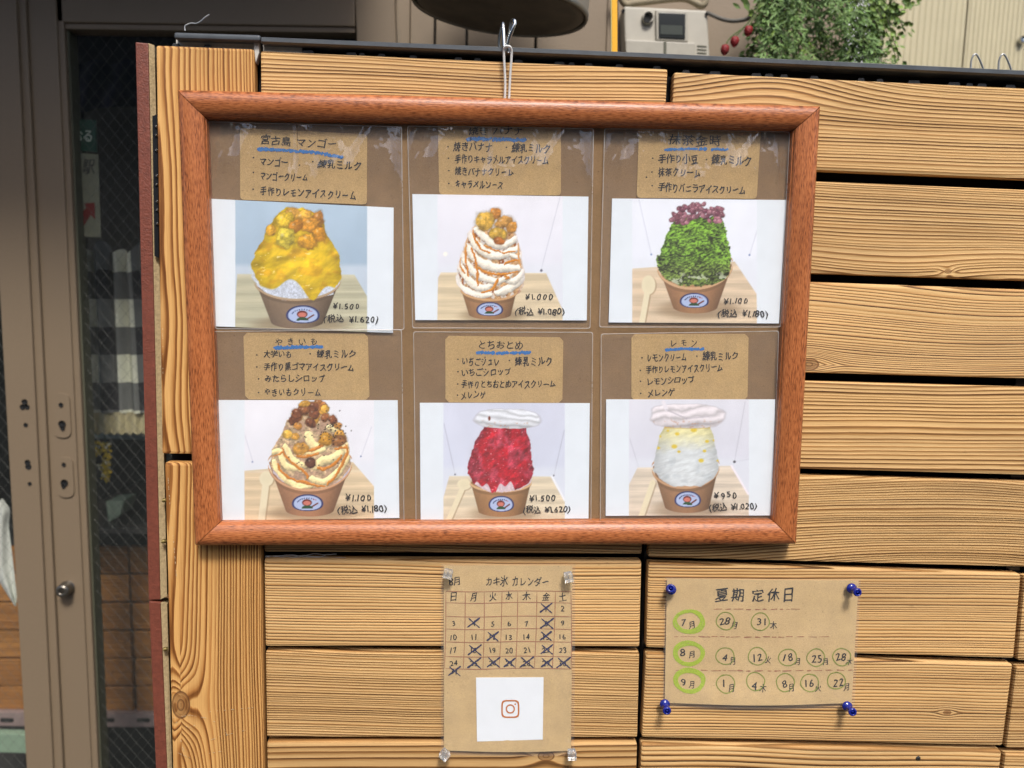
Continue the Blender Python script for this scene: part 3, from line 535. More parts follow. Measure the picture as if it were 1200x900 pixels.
# left column: rows (top at left, top at right, bottom at left, bottom at right)
kw_left = [dict(pith=-.10, depth=.03, ring=.0030, wander=.05), dict(), dict(), dict(), dict(pith=.08), dict(pith=.14, ring=.0030, wander=.014, cath=.02), dict(pith=-.13, ring=.0027, wander=.03, tint=.98), dict(pith=.005, depth=.018, ring=.006, wander=.03, cath=.03, tint=.86, knot=(640, 886, .006))]
for (a, b, c, d), k in zip([(59, 80.5, 170, 187), (180, 196, 289, 303), (298, 312, 406, 417), (415, 426, 523, 531), (531, 539, 647, 649.5), (655, 657.5, 757.5, 758.5), (763.5, 765, 864, 864.5), (869.5, 871.5, 975, 977)], kw_left):
    plank([(il(a, LL), a), (il(b, LR), b), (il(d, LR), d), (il(c, LL), c)], **k)
kw_right = [dict(pith=-.11, depth=.02, ring=.0030, wander=.03, cath=.03, tint=1.03, knot=(905, 88, .016), klen=.33, core=0.), dict(pith=-.10, ring=.0030, wander=.05, knot=(1111, 318, .0025)), dict(pith=.10, ring=.0027, wander=.04, knot=(948, 427, .007)), dict(pith=-.13, ring=.0038, wander=.06, cath=.03), dict(pith=-.16, ring=.0028, wander=.05), dict(pith=.20, ring=.0030, wander=.012, cath=.02, tint=.98), dict(pith=.16, ring=.0032, wander=.03, knot=(1110, 835, .003)), dict(pith=.13, ring=.005)]
XR = [(672, 1197), (770, 1188.5), (780, 1187), (874, 1175), (980, 1162)]
for i, ((a, b, c, d), k) in enumerate(zip([(84, 104.5, 192, 211), (205, 223.5, 314.4, 330), (324, 340.5, 432, 444.5), (442, 455, 545, 557.6), (552.6, 565.5, 653.5, 665.5), (659.5, 672.8, 759, 771.5), (765.5, 778.4, 864.3, 874), (871.5, 880, 975, 982)], kw_right)):
    xb, xd = (1236, 1234) if i < 5 else (il(b, XR), il(d, XR))
    plank([(il(a, RL), a), (xb, b), (xd, d), (il(c, RL), c)], **k)
for i, (a, b, c, d) in enumerate([(106, 112, 212, 217), (225, 230, 331, 336), (342, 347, 446, 450), (457, 461, 559, 562), (567, 570, 667, 670), (675.5, 680, 774, 778), (781, 785, 877, 880), (883, 887, 984, 988)]):
    o5 = 4.5 if i > 4 else 41
    plank([((il(a, XR) if i > 4 else 1199) + o5, a), (1345, b), (1335, d), ((il(c, XR) if i > 4 else 1197) + o5, c)], ring=.0031)
# two upright boards at the left edge
plank([(182.5, 52.5), (297.5, 57), (304, 533), (189.5, 532)], 'board', -.002, True, pith=-.058, depth=.075, ring=.0026, wander=.03, cath=.05, tint=1.04, label='upper upright board with wavy grain')
plank([(192.5, 542), (304, 544), (311, 985), (204.5, 985)], 'board', -.003, True, pith=-.062, depth=.07, ring=.0026, wander=.03, cath=.04, knot=(212, 826, .010), tint=.96, label='lower upright board with a knot near its foot')
mb = MB(); r_ = random.Random(3); sf_ = lambda a, b: P(a, b, -.0046)
for pts in (((203, 841), (222, 838), (245, 842), (262, 852), (266, 862)), ((206, 846), (222, 853), (228, 850)), ((212, 868), (216, 884), (225, 890)), ((244, 868), (262, 862), (290, 855)), ((246, 834), (275, 831), (300, 829)), ((208, 882), (222, 888)), ((244, 883), (262, 880)), ((200, 600), (204, 640), (207, 680)), ((197, 560), (199, 590)), ((190.5, 380), (191, 440))):
    L_ = [np.array(p) for p in pts]
    for a_, b_ in zip(L_[:-1], L_[1:]):
        for k in range(int(np.linalg.norm(b_ - a_) / 3) + 1):
            if r_.random() < .62: t_ = r_.random(); c_ = a_ + (b_ - a_) * t_; d_ = (b_ - a_) / np.linalg.norm(b_ - a_); n_ = np.array([-d_[1], d_[0]]) * r_.uniform(.15, .5); e_ = d_ * r_.uniform(.5, 2.2); mb.add([sf_(*(c_ - e_)), sf_(*(c_ + n_)), sf_(*(c_ + e_)), sf_(*(c_ - n_))], [(0, 1, 2, 3)])
tag(mb.build('scratches', simple('pale_scratch', S2L(206, 186, 150), .6), scr), kind='stuff')
# black metal frame behind
box('backing_panel', [(308, 66), (1345, 100), (1330, 985), (316, 985)], .034, .038, M['void'], scr)
box('backing_panel', [(192, 60), (316, 62), (318, 985), (210, 985)], .030, .033, M['void'], scr)
for x0, x1, t, b_ in ((303.5, 306.5, 70, 985), (770, 800, 90, 985), (1208, 1224, 100, 985)):
    box('upright_rail', [(x0, t), (x1, t), (x1 - (x0 - 300) * .05, b_), (x0 - (x0 - 300) * .05, b_)], .016, .033, M['black'], scr)
box('rail_lip', [(203.7, 37.5), (305, 40.7), (305, 48), (203.7, 45)], -.006, .05, M['lip'], scr, bev=.0022, seg=3)
def lipy(x): return float(np.interp(x, [307, 460, 760, 960, 1200, 1350], [42.5, 49, 61.3, 70.4, 81.8, 88.5]))
xs = [306.7, 460, 610, 760, 960, 1200, 1350]; mb = MB(); vs = []
for x in xs:
    for yy, dy in ((0, .046), (0, -.003), (1.6, -.006), (6.2, -.006), (8, -.003), (8, .046)): 
        p = P(x, lipy(x) + yy, -.005); vs.append((p[0], dy, p[2]))
fs = [(i * 6 + k, i * 6 + (k + 1) % 6, (i + 1) * 6 + (k + 1) % 6, (i + 1) * 6 + k) for i in range(len(xs) - 1) for k in range(6)] + [tuple(range(6))[::-1], tuple(range(36, 42))]
mesh('rail_lip', vs, fs, M['lip'], scr)
box('rail_channel', [(308, 47), (1350, 93), (1350, 108), (308, 66)], .014, .030, M['void'], scr)
box('bracket', [(206, 46), (303, 48.5), (303, 60), (206, 58)], .004, .012, M['greypaint'], scr, bev=.0008)
box('bracket', [(296.5, 48.5), (303.5, 48.5), (303.5, 62), (299.5, 74)], .000, .010, M['greypaint'], scr, bev=.0008)
box('bracket', [(308, 51), (354, 53), (354, 66), (308, 64)], .004, .012, M['greypaint'], scr, bev=.0008)
for x0, x1 in ((201, 211), (238, 248), (353, 368), (405, 418), (420, 428), (442, 452), (479, 489), (532, 542), (555, 564), (602, 613), (649, 662), (666, 674), (685, 695), (721, 731), (765, 775), (799, 809), (831, 845), (880, 893), (896, 907), (914, 924), (949, 960), (1005, 1014), (1027, 1036), (1064, 1079), (1111, 1126), (1132, 1141), (1145, 1157), (1178, 1191)):
    yt = float(np.interp(x0, [183, 305, 307, 783, 790, 1236], [52.5, 57.5, 59, 80.5, 84, 104.5]))
    box('clip', [(x0 + 1.5, yt - 2.6), (x1 - 1.5, yt - 2.6), (x1, yt + 2), (x0, yt + 2)], .002, .010, M['clip'], scr, bev=.0006)
for x, y in ((197, 586), (196, 634), (198, 760)):
    lathe('screw', [(0, .001), (.001, .0022), (.004, .0022), (.005, .001)], P(x - 1, y, .003), (-1, -.5, 0), simple('brass', (.20, .15, .05, 1), .5, .6), scr, 8)
lathe('screw', [(0, .0012), (.001, .003), (.003, .003)], P(1076 / 1, 889, .0) - np.array([0, .001, 0]), (0, 1, 0), M['clip'], scr, 8)
# red oxide strip with its raw edge, in two lengths
for (y0, y1) in ((49, 702.5), (704.5, 985)):
    X = [(49, 158.5), (225, 162.5), (450, 168.5), (675, 172.8), (900, 183), (985, 186)]; Y = [(49, 173.5), (225, 177.5), (450, 183.5), (675, 186.5), (900, 196), (985, 199)]; Z = [(49, 181), (225, 182.5), (450, 188.5), (675, 195), (900, 201.5), (985, 204)]
    box('painted_strip', [(il(y0, X), y0), (il(y0, Y), y0 + 1.5), (il(y1, Y), y1 + .3), (il(y1, X), y1 + 1)], .004, .016, M['red'], scr, bev=.0012)
    a = [P(il(y0, Y), y0 + 1.5, .005), P(il(y0, Z), y0 + 4, .009), P(il(y1, Z), y1 - 4, .009), P(il(y1, Y), y1, .005)]
    mesh('raw_edge', a + [v + np.array([-.004, .016, 0]) for v in a], [(3, 2, 1, 0), (4, 5, 6, 7), (0, 1, 5, 4), (1, 2, 6, 5), (2, 3, 7, 6), (3, 0, 4, 7)], M['ply'], scr)
st = box('punched_strap', [(178.5, 136), (184, 134), (186, 302), (181, 300)], .003, .005, M['black'], scr)
for y in (148, 158, 176, 206, 216, 236, 246, 262): lathe('stud', [(0, .0006), (.0008, .0014), (.0016, .0014)], P(182 + (y - 136) * .012, y, .001), (0, 1, 0), M['steel'], scr, 8)
# ================================================================ picture frame
O = [(210, 106), (959, 125), (931, 636.5), (230, 638)]; I = [(242.5, 139), (928.6, 153), (904.8, 609.5), (259, 611)]
Ow = [P(a, b, -.012) for a, b in O]; Iw = [P(a, b, -.013) for a, b in I]
fr = empty('picture_frame', tuple((Ow[2] + Ow[3]) / 2)); tag(fr, 'reddish brown wooden frame holding six menu photos, hung from a hook', 'picture frame')
prof = [(0, .001), (0, .011), (.03, .0145), (.08, .0185), (.16, .0205), (.34, .0216), (.55, .0212), (.74, .0196), (.88, .0172), (.95, .0155), (.975, .0128), (1., .0125), (1., .004)]
for k in range(4):
    j = (k + 1) % 4; vs = []; fs = []; uvs = []
    axk = (Ow[j] - Ow[k]) / np.linalg.norm(Ow[j] - Ow[k]) * .0004
    for e, (o_, i_) in enumerate(((Ow[k] + axk, Iw[k] + axk), (Ow[j] - axk, Iw[j] - axk))):
        for s, d in prof: p = o_ + (i_ - o_) * s; vs.append((p[0], -d - .002, p[2])); 
    n = len(prof)
    for a in range(n - 1): fs.append((a, a + 1, n + a + 1, n + a))
    fs.append((n - 1, 0, n, 2 * n - 1))
    o = mesh('frame_rail', vs, fs, M['frame'], fr, smooth=False)
    me = o.data; ul = me.uv_layers.new(name='UVMap'); ax = (Ow[j] - Ow[k]); ax /= np.linalg.norm(ax); perp = np.array([-ax[2], 0, ax[0]])
    for lp in me.loops:
        v = np.array(me.vertices[lp.vertex_index].co) + np.array(o['_o']); ul.data[lp.index].uv = (float((v - Ow[k]) @ ax) + k * 1.7, float(v @ perp) + float(-v[1]) * .8)
    me.polygons.foreach_set('use_smooth', [1 <= p.index <= 8 for p in me.polygons])
box('backing_board', [(238, 134), (933, 148), (909, 614), (254, 616)], -.0055, -.0035, M['backing'], fr)
Y_CARD, Y_PRINT, Y_SLEEVE = -.0066, -.0078, -.0092
box('glazing', [(240, 137), (931, 151), (907, 612), (256, 613)], -.0135, -.0125, M['acrylic'], fr)
# ================================================================ writing
_g = {}
_tc = bpy.data.curves.new('glyph', 'FONT'); _tc.resolution_u = 3; _to = bpy.data.objects.new('glyph', _tc); C.objects.link(_to)
def _raw(s, off):
    _tc.body = s; _tc.offset = off; bpy.context.view_layer.update()
    dg = bpy.context.evaluated_depsgraph_get(); me = bpy.data.meshes.new_from_object(_to.evaluated_get(dg)); n = len(me.vertices)
    v = np.zeros(n * 3); me.vertices.foreach_get('co', v); v = v.reshape(-1, 3)[:, :2].copy(); f = [tuple(p.vertices) for p in me.polygons]; bpy.data.meshes.remove(me); return v, f
def glyph(ch, off=0.):
    if (ch, off) not in _g: _g[(ch, off)] = _raw(ch, off)
    return _g[(ch, off)]
_a = _raw('国国', 0)[0]; _b = _raw('国', 0)[0]; EM = float(_a[:, 0].max() - _b[:, 0].max()); KY = float(_b[:, 1].min() + _b[:, 1].max()) / 2; KX = float(_b[:, 0].min() + _b[:, 0].max()) / 2
def strokes_text(mb, surf, lines, seed, off=.03, rotj=3.5, sxj=.10, strikes=2):
    r = random.Random(seed)
    for ln in lines:
        t, x0, y0, x1, y1, h = ln[:6]; adv = []
        for ch in t:
            if ch == ' ': adv.append(.45)
            elif ord(ch) < 0x2000: v = glyph(ch)[0]; adv.append(float(v[:, 0].max() - v[:, 0].min()) / EM + .16)
            else: adv.append(.98)
        tot = sum(adv); L = math.hypot(x1 - x0, y1 - y0); ux, uy = (x1 - x0) / L, (y1 - y0) / L; k = L / tot; em = h / .90; pos = 0
        for ch, a in zip(t, adv):
            if ch != ' ':
                v, f = glyph(ch)
                if ord(ch) < 0x2000: cxg = (v[:, 0].min() + v[:, 0].max()) / 2; cyg = .36 * EM; gx = em * .98
                else: cxg = KX; cyg = KY; gx = min(k, em * 1.12)
                w_ = (v - np.array([cxg, cyg])) / EM
                an = math.radians(r.gauss(0, rotj)); s1 = r.uniform(1 - sxj, 1 + sxj * .6); s2 = r.uniform(1 - sxj, 1 + sxj * .5)
                ph = r.uniform(0, 6.28, ), r.uniform(0, 6.28)
                X = w_[:, 0] * s1; Y = w_[:, 1] * s2 + .07 * w_[:, 0]; sk = r.gauss(.04, .07); X = X + sk * Y
                X, Y = X + .032 * np.sin(Y * 9 + ph[0]), Y + .032 * np.sin(X * 8 + ph[1])
                X, Y = X * math.cos(an) - Y * math.sin(an), X * math.sin(an) + Y * math.cos(an)
                px = x0 + ux * (pos + a / 2) * k; py = y0 + uy * (pos + a / 2) * k + r.gauss(0, .035) * em
                A = X * gx; B = -Y * em
                for sh in range(strikes):
                    e = (sh - (strikes - 1) / 2) * off * em * .8; pts = [surf(px + e + ux * p - uy * q, py + e * .55 + uy * p + ux * q) + np.array([0, -.00002 * sh, 0]) for p, q in zip(A, B)]
                    mb.add(pts, f)
            pos += a
def stroke(mb, surf, pts, w, seed=0, wob=.25, taper=True):
    r = random.Random(seed); pts = [np.array(p, float) for p in spline([(a, b, 0) for a, b in pts], 5)]; L = []; n = len(pts)
    for i, p in enumerate(pts):
        t = pts[min(i + 1, n - 1)] - pts[max(i - 1, 0)]; t /= np.linalg.norm(t) + 1e-9; nn = np.array([-t[1], t[0], 0]); ww = w / 2 * (1 + r.uniform(-wob, wob)) * ((.55 if i in (0, n - 1) else 1) if taper else 1)
        L += [surf(*(p + nn * ww)[:2]), surf(*(p - nn * ww)[:2])]
    mb.add(L, [(2 * i, 2 * i + 1, 2 * i + 3, 2 * i + 2) for i in range(n - 1)])
def dot(mb, surf, x, y, r):
    mb.add([surf(x + r * math.cos(a * math.pi / 4), y + r * .9 * math.sin(a * math.pi / 4)) for a in range(8)], [tuple(range(8))[::-1]])
def flat(y): return lambda a, b: P(a, b, y)
def rounded(q, r, n=4, cham=False):
    out = []; q = [np.array(p, float) for p in q]
    for i in range(4):
        p = q[i]; a = q[i - 1] - p; b = q[(i + 1) % 4] - p; a /= np.linalg.norm(a); b /= np.linalg.norm(b)
        if cham: out += [p + a * r, p + b * r]; continue
        for k in range(n + 1):
            t = k / n; out.append((1 - t) ** 2 * (p + a * r) + 2 * t * (1 - t) * p + t * t * (p + b * r))
    return out
def sheet(name, poly, y, th, mat, parent=None):
    f = [P(a, b, y) for a, b in poly]; n = len(f); v = f + [p + np.array([0, th, 0]) for p in f]
    return mesh(name, v, [tuple(range(n))[::-1], tuple(range(n, 2 * n))] + [(i, (i + 1) % n, n + (i + 1) % n, n + i) for i in range(n)], mat, parent)
MILK = '練乳ミルク'
cards = [
 dict(q=[(281, 149.8), (430.4, 157.5), (430, 239.8), (281.5, 234)], cham=False, lab='kraft menu card for mango ice, top left inside the frame',
  T=[('宮古島 マンゴー', 305, 164, 395, 169.5, 11)], U=[(303, 174.8), (330, 176), (365, 178.5), (402, 184)], uw=3.4,
  L=[('マンゴー', 304, 189, 338, 190.5, 10.5), (MILK, 372.5, 192, 424, 194.5, 11), ('マンゴークリーム', 304.4, 206, 361, 208.5, 10.5), ('手作りレモンアイスクリーム', 304.4, 223.4, 418, 229.4, 10.5)], B=[(297, 184.6), (366.5, 189.4), (297, 202), (296.7, 221.7), (351, 193.5)]),
 dict(q=[(513, 140), (657.4, 141), (657.4, 229), (514.6, 228)], cham=False, lab='kraft menu card for grilled banana ice, its top hidden by the frame',
  T=[('焼き バナナ', 549, 154, 613, 153.5, 10)], U=[(549, 163.2), (580, 163), (616, 164)], uw=4,
  L=[('焼きバナナ', 531, 171.6, 577.5, 172.5, 10.5), (MILK, 600, 173, 645, 175, 11), ('手作りキャラメルアイスクリーム', 533, 186.4, 643, 188, 10), ('焼きバナナクリーム', 533, 200.5, 602, 202, 10), ('キャラメルソース', 533, 216, 590, 217, 10)], B=[(525, 172), (593.5, 172.6), (525.6, 185.4), (526, 200), (526, 215)]),
 dict(q=[(748.8, 147), (892, 149), (886.8, 233), (746, 231.8)], cham=False, lab='kraft menu card for matcha and red bean ice, top right inside the frame',
  T=[('抹茶金時', 783, 163.6, 845.5, 166.5, 12.5)], U=[(780, 175.5), (810, 174.4), (852.3, 175.6)], uw=2.8,
  L=[('手作り小豆', 771.5, 186, 818.5, 186.8, 11), (MILK, 834, 186.5, 881, 189.5, 11.5), ('抹茶クリーム', 771, 201.5, 821, 203, 10.5), ('手作りバニラアイスクリーム', 771.5, 219.5, 874, 223.6, 10.5)], B=[(765, 185.4), (828, 187), (764, 201.6), (764.4, 217.5), (757.6, 207.6)]),
 dict(q=[(285.2, 390), (431, 391), (433, 468.6), (287.4, 468)], cham=True, lab='kraft menu card for roast sweet potato ice, lower left inside the frame',
  T=[('や き い も', 322, 401, 372.5, 400, 9)], U=[(322, 407.4), (345, 407), (376.6, 406.2)], uw=3.4,
  L=[('大学いも', 308.6, 415, 342.5, 415.4, 9), (MILK, 371, 415.5, 417.5, 415, 10), ('手作り黒ゴマアイスクリーム', 308.6, 429.5, 415.5, 431, 9.5), ('みたらしシロップ', 309.6, 443.6, 381.5, 443.6, 9.5), ('やきいもクリーム', 309, 460, 376.6, 460, 9)], B=[(301, 416), (363.5, 414.6), (301, 430), (303, 444), (303, 460)]),
 dict(q=[(521.8, 393.4), (660.2, 395.3), (659, 472), (522, 471.5)], cham=True, lab='kraft menu card for strawberry ice, lower middle inside the frame',
  T=[('とちおとめ', 559.5, 403.6, 613.6, 404.6, 10.5)], U=[(560, 413), (590, 413.8), (621, 413.2)], uw=3.2,
  L=[('いちごジュレ', 541, 423.4, 585.6, 423.4, 10), (MILK, 603, 423, 648, 424.2, 11), ('いちごシロップ', 540.4, 436.4, 599, 435.6, 9.5), ('手作りとちおとめアイスクリーム', 540.4, 450.4, 651, 450.4, 9.5), ('メレンゲ', 539.4, 464.2, 569.5, 462.6, 9.5)], B=[(536.7, 421), (597, 422.4), (536.7, 435.6), (536.4, 450), (536.2, 463)]),
 dict(q=[(739.9, 391.9), (877.3, 391.5), (876, 468.8), (739.9, 469.6)], cham=True, lab='kraft menu card for lemon ice, lower right inside the frame',
  T=[('レ モ ン', 785, 402.6, 817.5, 401.6, 9)], U=[(780, 410), (800, 408.8), (823.6, 409.2)], uw=2.8,
  L=[('レモンクリーム', 757.5, 419.4, 805, 418.6, 9.5), (MILK, 823.6, 417.8, 865.6, 417, 10.5), ('手作りレモンアイスクリーム', 757, 433.6, 847, 430.6, 9.5), ('レモンシロップ', 757.5, 447.6, 814, 444.8, 9.5), ('メレンゲ', 758, 461.6, 791, 459.4, 9.5)], B=[(752.4, 419.2), (816.6, 417.4), (750.4, 434), (750.6, 446.8), (750.8, 461)])]
for i, c in enumerate(cards):
    o = sheet('menu_card', rounded(c['q'], 4.2 if c['cham'] else 5, 4, c['cham']), Y_CARD, .0008, M['kraft']); tag(o, c['lab'], 'menu card', 'kraft menu cards in the frame')
    s = flat(Y_CARD - .0003); mb = MB(); strokes_text(mb, s, c['L'], 50 + i, .055, 5, .16); 
    for b_ in c['B']: dot(mb, s, b_[0], b_[1], 1.0)
    mb.build('handwriting', M['ink'], o)
    mb = MB(); strokes_text(mb, s, c['T'], 90 + i, .03, 5, .14); mb.build('title', M['ink'], o)
    mb = MB(); r = random.Random(i); pts = spline([(a, b, 0) for a, b in c['U']], 8)
    for k in range(len(pts) - 1):   # a crayon line: many short slanting dabs
        for _ in range(4):
            x, y = pts[k][:2] + np.array([r.uniform(-1, 3), r.gauss(0, c['uw'] * .14)]); stroke(mb, flat(Y_CARD - .00025 - .00002 * r.random()), [(x - 1.6, y + r.uniform(.2, c['uw'] * .35)), (x + 1.8, y - r.uniform(.2, c['uw'] * .35))], c['uw'] * r.uniform(.65, .95), k, .4)
    mb.build('underline', M['blue'], o)
# ---------------------------------------------------------------- printed photos
pm, n_, l_, b_ = newmat('inkjet_print'); g_ = G(n_, l_); at = n_.new('ShaderNodeVertexColor'); at.layer_name = 'print'
l_.new(g_.mix(1., at.outputs[0], g_.ramp(g_.noise(g_.obj(), 60, 3), [(.3, gray(.97)), (.7, gray(1.0))]), 'MULTIPLY'), b_.inputs['Base Color']); b_.inputs['Roughness'].default_value = .45; b_.inputs['Specular IOR Level'].default_value = .12
prints = [
 ([(246.3, 232.9), (461.3, 243.3), (460.6, 390.2), (250.2, 382.3)], [('¥1.500', 389, 358, 422, 359, 8.5), ('(税込 ¥1.620)', 379, 373, 444, 374.6, 9.5)], 'menu photo of shaved ice under yellow mango sauce in a paper cup'),
 ([(483.2, 227.4), (689.6, 230.4), (687.6, 375.4), (486.6, 375)], [('¥1.000', 614, 348, 649, 348, 9), ('(税込 ¥1.080)', 603.6, 365, 662, 364.6, 9.5)], 'menu photo of shaved ice with cream, caramel streaks and grilled banana pieces'),
 ([(717.3, 232.6), (921.7, 234.3), (912.8, 379), (713.4, 377.8)], [('¥1.100', 847, 352.4, 877.5, 352.4, 8.5), ('(税込 ¥1.180)', 841, 367, 900.5, 367.6, 9.5)], 'menu photo of green matcha shaved ice topped with purple red beans'),
 ([(256, 468.8), (466, 469), (468, 607), (261, 610)], [('¥1.100', 403.4, 583, 436, 583, 9.5), ('(税込 ¥1.180)', 395, 598, 453.6, 595.4, 10)], 'menu photo of shaved ice heaped with brown sweet potato cubes and caramel cream'),
 ([(492, 472), (691.2, 472.4), (689.6, 607.6), (493, 609)], [('¥1.500', 619.4, 583.4, 651.8, 583, 9), ('(税込 ¥1.620)', 612.6, 597.4, 669, 596.4, 9.5)], 'menu photo of red strawberry shaved ice under a white meringue'),
 ([(710.4, 468), (908.5, 468), (903.7, 604), (709.8, 604.5)], [('¥950', 835.4, 580.6, 864.4, 580, 9.5), ('(税込 ¥1.020)', 830.7, 594.6, 887.6, 593, 9.5)], 'menu photo of pale lemon shaved ice under a white meringue')]
for i, (q, price, lab) in enumerate(prints):
    col, nx, ny = picture(i); c4 = [P(a, b, Y_PRINT) for a, b in q]
    u, v = np.meshgrid(np.linspace(0, 1, nx), np.linspace(0, 1, ny)); u = u[..., None]; v = v[..., None]
    W = (c4[0] * (1 - u) + c4[1] * u) * (1 - v) + (c4[3] * (1 - u) + c4[2] * u) * v
    W = W.reshape(-1, 3); org = W.mean(0); L = (W - org)
    L[:, 1] -= (.0005 * np.sin(L[:, 0] * 30 + i) * np.cos(L[:, 2] * 25))
    nb = nx * ny; a = np.arange(nb).reshape(ny, nx); F = np.stack([a[1:, :-1], a[1:, 1:], a[:-1, 1:], a[:-1, :-1]], -1).reshape(-1, 4)
    me = bpy.data.meshes.new('menu_photo'); me.vertices.add(nb); me.vertices.foreach_set('co', L.ravel()); me.loops.add(F.size); me.loops.foreach_set('vertex_index', F.ravel().astype(np.int32))
    me.polygons.add(len(F)); me.polygons.foreach_set('loop_start', np.arange(0, F.size, 4, dtype=np.int32)); me.polygons.foreach_set('loop_total', np.full(len(F), 4, dtype=np.int32)); me.update(calc_edges=True)
    ca = me.color_attributes.new('print', 'FLOAT_COLOR', 'POINT'); ca.data.foreach_set('color', np.concatenate([col.reshape(-1, 3), np.ones((nb, 1))], 1).ravel().astype(np.float32)); me.materials.append(pm)
    o = put('menu_photo', me, None, org); tag(o, lab, 'photo print', 'six shaved ice photos in the frame')
    box('paper_back', q, Y_PRINT + .0006, Y_PRINT + .0009, M['paper'], o)
    mb = MB(); strokes_text(mb, flat(Y_PRINT - .0007), price, 130 + i, .045, 5, .12); mb.build('price_writing', M['ink'], o)
# ---------------------------------------------------------------- clear pockets
sl_q = [[(243, 142), (471, 148), (474, 387), (252, 386)], [(477, 147), (696, 150), (692, 385.5), (483, 385)], [(708, 150), (926, 154), (915, 384), (702, 384)],
        [(251, 388), (471, 386), (474, 613), (258, 614)], [(484, 388.5), (695, 389), (693, 612), (487, 613)], [(704, 391), (913, 387.5), (906, 611), (703, 612)]]
nm = ['mango', 'grilled banana', 'matcha', 'sweet potato', 'strawberry', 'lemon']
for i, q in enumerate(sl_q):
    y = Y_SLEEVE - .0003 * (i % 2)
    o = sheet('plastic_sleeve', rounded(q, 3, 3), y, .0003, M['film']); o['crease'] = 1. if i < 3 else .15; tag(o, 'clear plastic pocket over the %s card and photo' % nm[i], 'plastic sleeve', 'clear pockets inside the frame')
    mb = MB(); rq = rounded(q, 3, 4); rq.append(rq[0])
    ccx = sum(p[0] for p in q) / 4; ccy = sum(p[1] for p in q) / 4
    for k in range(len(rq) - 1):
        a, b = np.array(rq[k]), np.array(rq[k + 1]); c = np.array([ccx, ccy]); 
        A, B = P(a[0], a[1], y - .0007), P(b[0], b[1], y - .0007); ai, bi = a + (c - a) / np.linalg.norm(c - a) * 1.5, b + (c - b) / np.linalg.norm(c - b) * 1.5
        mb.add([P(*a, y - .0001), P(*b, y - .0001), P(*(b * .5 + bi * .5), y - .0006), P(*(a * .5 + ai * .5), y - .0006), P(*ai, y - .0001), P(*bi, y - .0001)], [(0, 1, 2, 3), (3, 2, 5, 4)])
    mb.build('seam', M['seam'], o)
# ================================================================ hook and cord
hk = empty('double_hook', tuple(P(595, 55, -.012))); tag(hk, 'bent bright steel double hook clipped over the top rail', 'hook')
tube('hook_wire', spline([P(586, 62, .02), P(585, 46, .012), P(588.5, 30, -.004), P(589.5, 29, -.008), P(590.3, 40, -.011), P(591, 56, -.013)]), .0017, M['steel'], hk)
tube('hook_wire', spline([P(596, 62, -.012), P(595, 52, -.013), P(600, 36, -.016), P(603.5, 27, -.016), P(602, 24, -.014), P(599, 27, -.006), P(596, 44, .008), P(596.5, 58, .02)]), .0017, M['steel'], hk)
cd = tube('cord_loop', spline([P(591.5, 118, -.006), P(592, 95, -.009), P(590.5, 62, -.013), P(591.5, 55.5, -.0155), P(594.5, 54, -.0165), P(598.5, 56, -.0155), P(599.5, 64, -.013), P(597.8, 90, -.009), P(596.5, 118, -.006)]), .0012, M['cord'])
tag(cd, 'white cord loop on the hook that carries the frame', 'cord')
ww = tube('loose_wire', spline([P(217, 36, 0), P(216.6, 31, 0), P(219, 29, 0), P(224, 27.2, 0), P(230, 27.5, -.001), P(235, 25, -.002), P(240, 20.5, -.003), P(245.5, 17, -.003)]), .0006, M['wire'], n=6); tag(ww, 'short bent pale wire sticking up from the left end of the rail', 'wire')
for j, x in enumerate((1137.5, 1170)):
    t = tube('wire_hook', spline([P(x, 84, .0), P(x + .6, 72, -.001), P(x + 3, 65.5, -.002), P(x + 6, 63.5, -.002), P(x + 9, 67, -.001), P(x + 13, 76, .004), P(x + 15.5, 84, .008)]), .0009, M['wire'], n=6)
    tag(t, ('arched wire hook on the rail, %s of the two at the right end' % ('left' if j == 0 else 'right')), 'hook', 'wire hooks on the right end of the rail')
mb = MB()
for k in range(4):
    r = random.Random(k); p = [P(312 + 92 * t + r.uniform(-2, 2), 651 + r.uniform(-2, 2.6), .004 + .002 * r.random()) for t in np.linspace(0, 1 - .12 * k, 7)]; v, f = tube_geo(spline(p, 4), .00035, 5); mb.add(v, f)
o = mb.build('clear_line', M['wire'], None, smooth=True); tag(o, 'tangle of thin nylon line lying in the gap under the frame', 'nylon line')
# ================================================================ calendar
def curl(y0, fn): 
    def s(a, b, lift=0.): p = P(a, b, y0); return p + np.array([0, -fn(p[0], p[2]) - lift, 0])
    return s
def sheetc(name, q, surf, lift, mat, parent=None, nu=14, nv=18, th=.0003):
    vs = []; q = [np.array(p, float) for p in q]
    for j in range(nv + 1):
        for i in range(nu + 1):
            u, v = i / nu, j / nv; p = (q[0] * (1 - u) + q[1] * u) * (1 - v) + (q[3] * (1 - u) + q[2] * u) * v; vs.append(surf(p[0], p[1], lift))
    n = len(vs); W = nu + 1; fs = [(j * W + i, (j + 1) * W + i, (j + 1) * W + i + 1, j * W + i + 1) for j in range(nv) for i in range(nu)]
    back = [v + np.array([0, th, 0]) for v in vs]; fb = [tuple(a + n for a in f[::-1]) for f in fs]
    rim = [j * W for j in range(nv + 1)] + [nv * W + i for i in range(1, W)] + [j * W + nu for j in range(nv - 1, -1, -1)] + [i for i in range(nu - 1, 0, -1)]
    fr_ = [(rim[k], rim[k] + n, rim[(k + 1) % len(rim)] + n, rim[(k + 1) % len(rim)]) for k in range(len(rim))]
    return mesh(name, vs + back, fs + fb + fr_, mat, parent, smooth=False)
zt, zb = P(595, 663, 0)[2], P(595, 880, 0)[2]
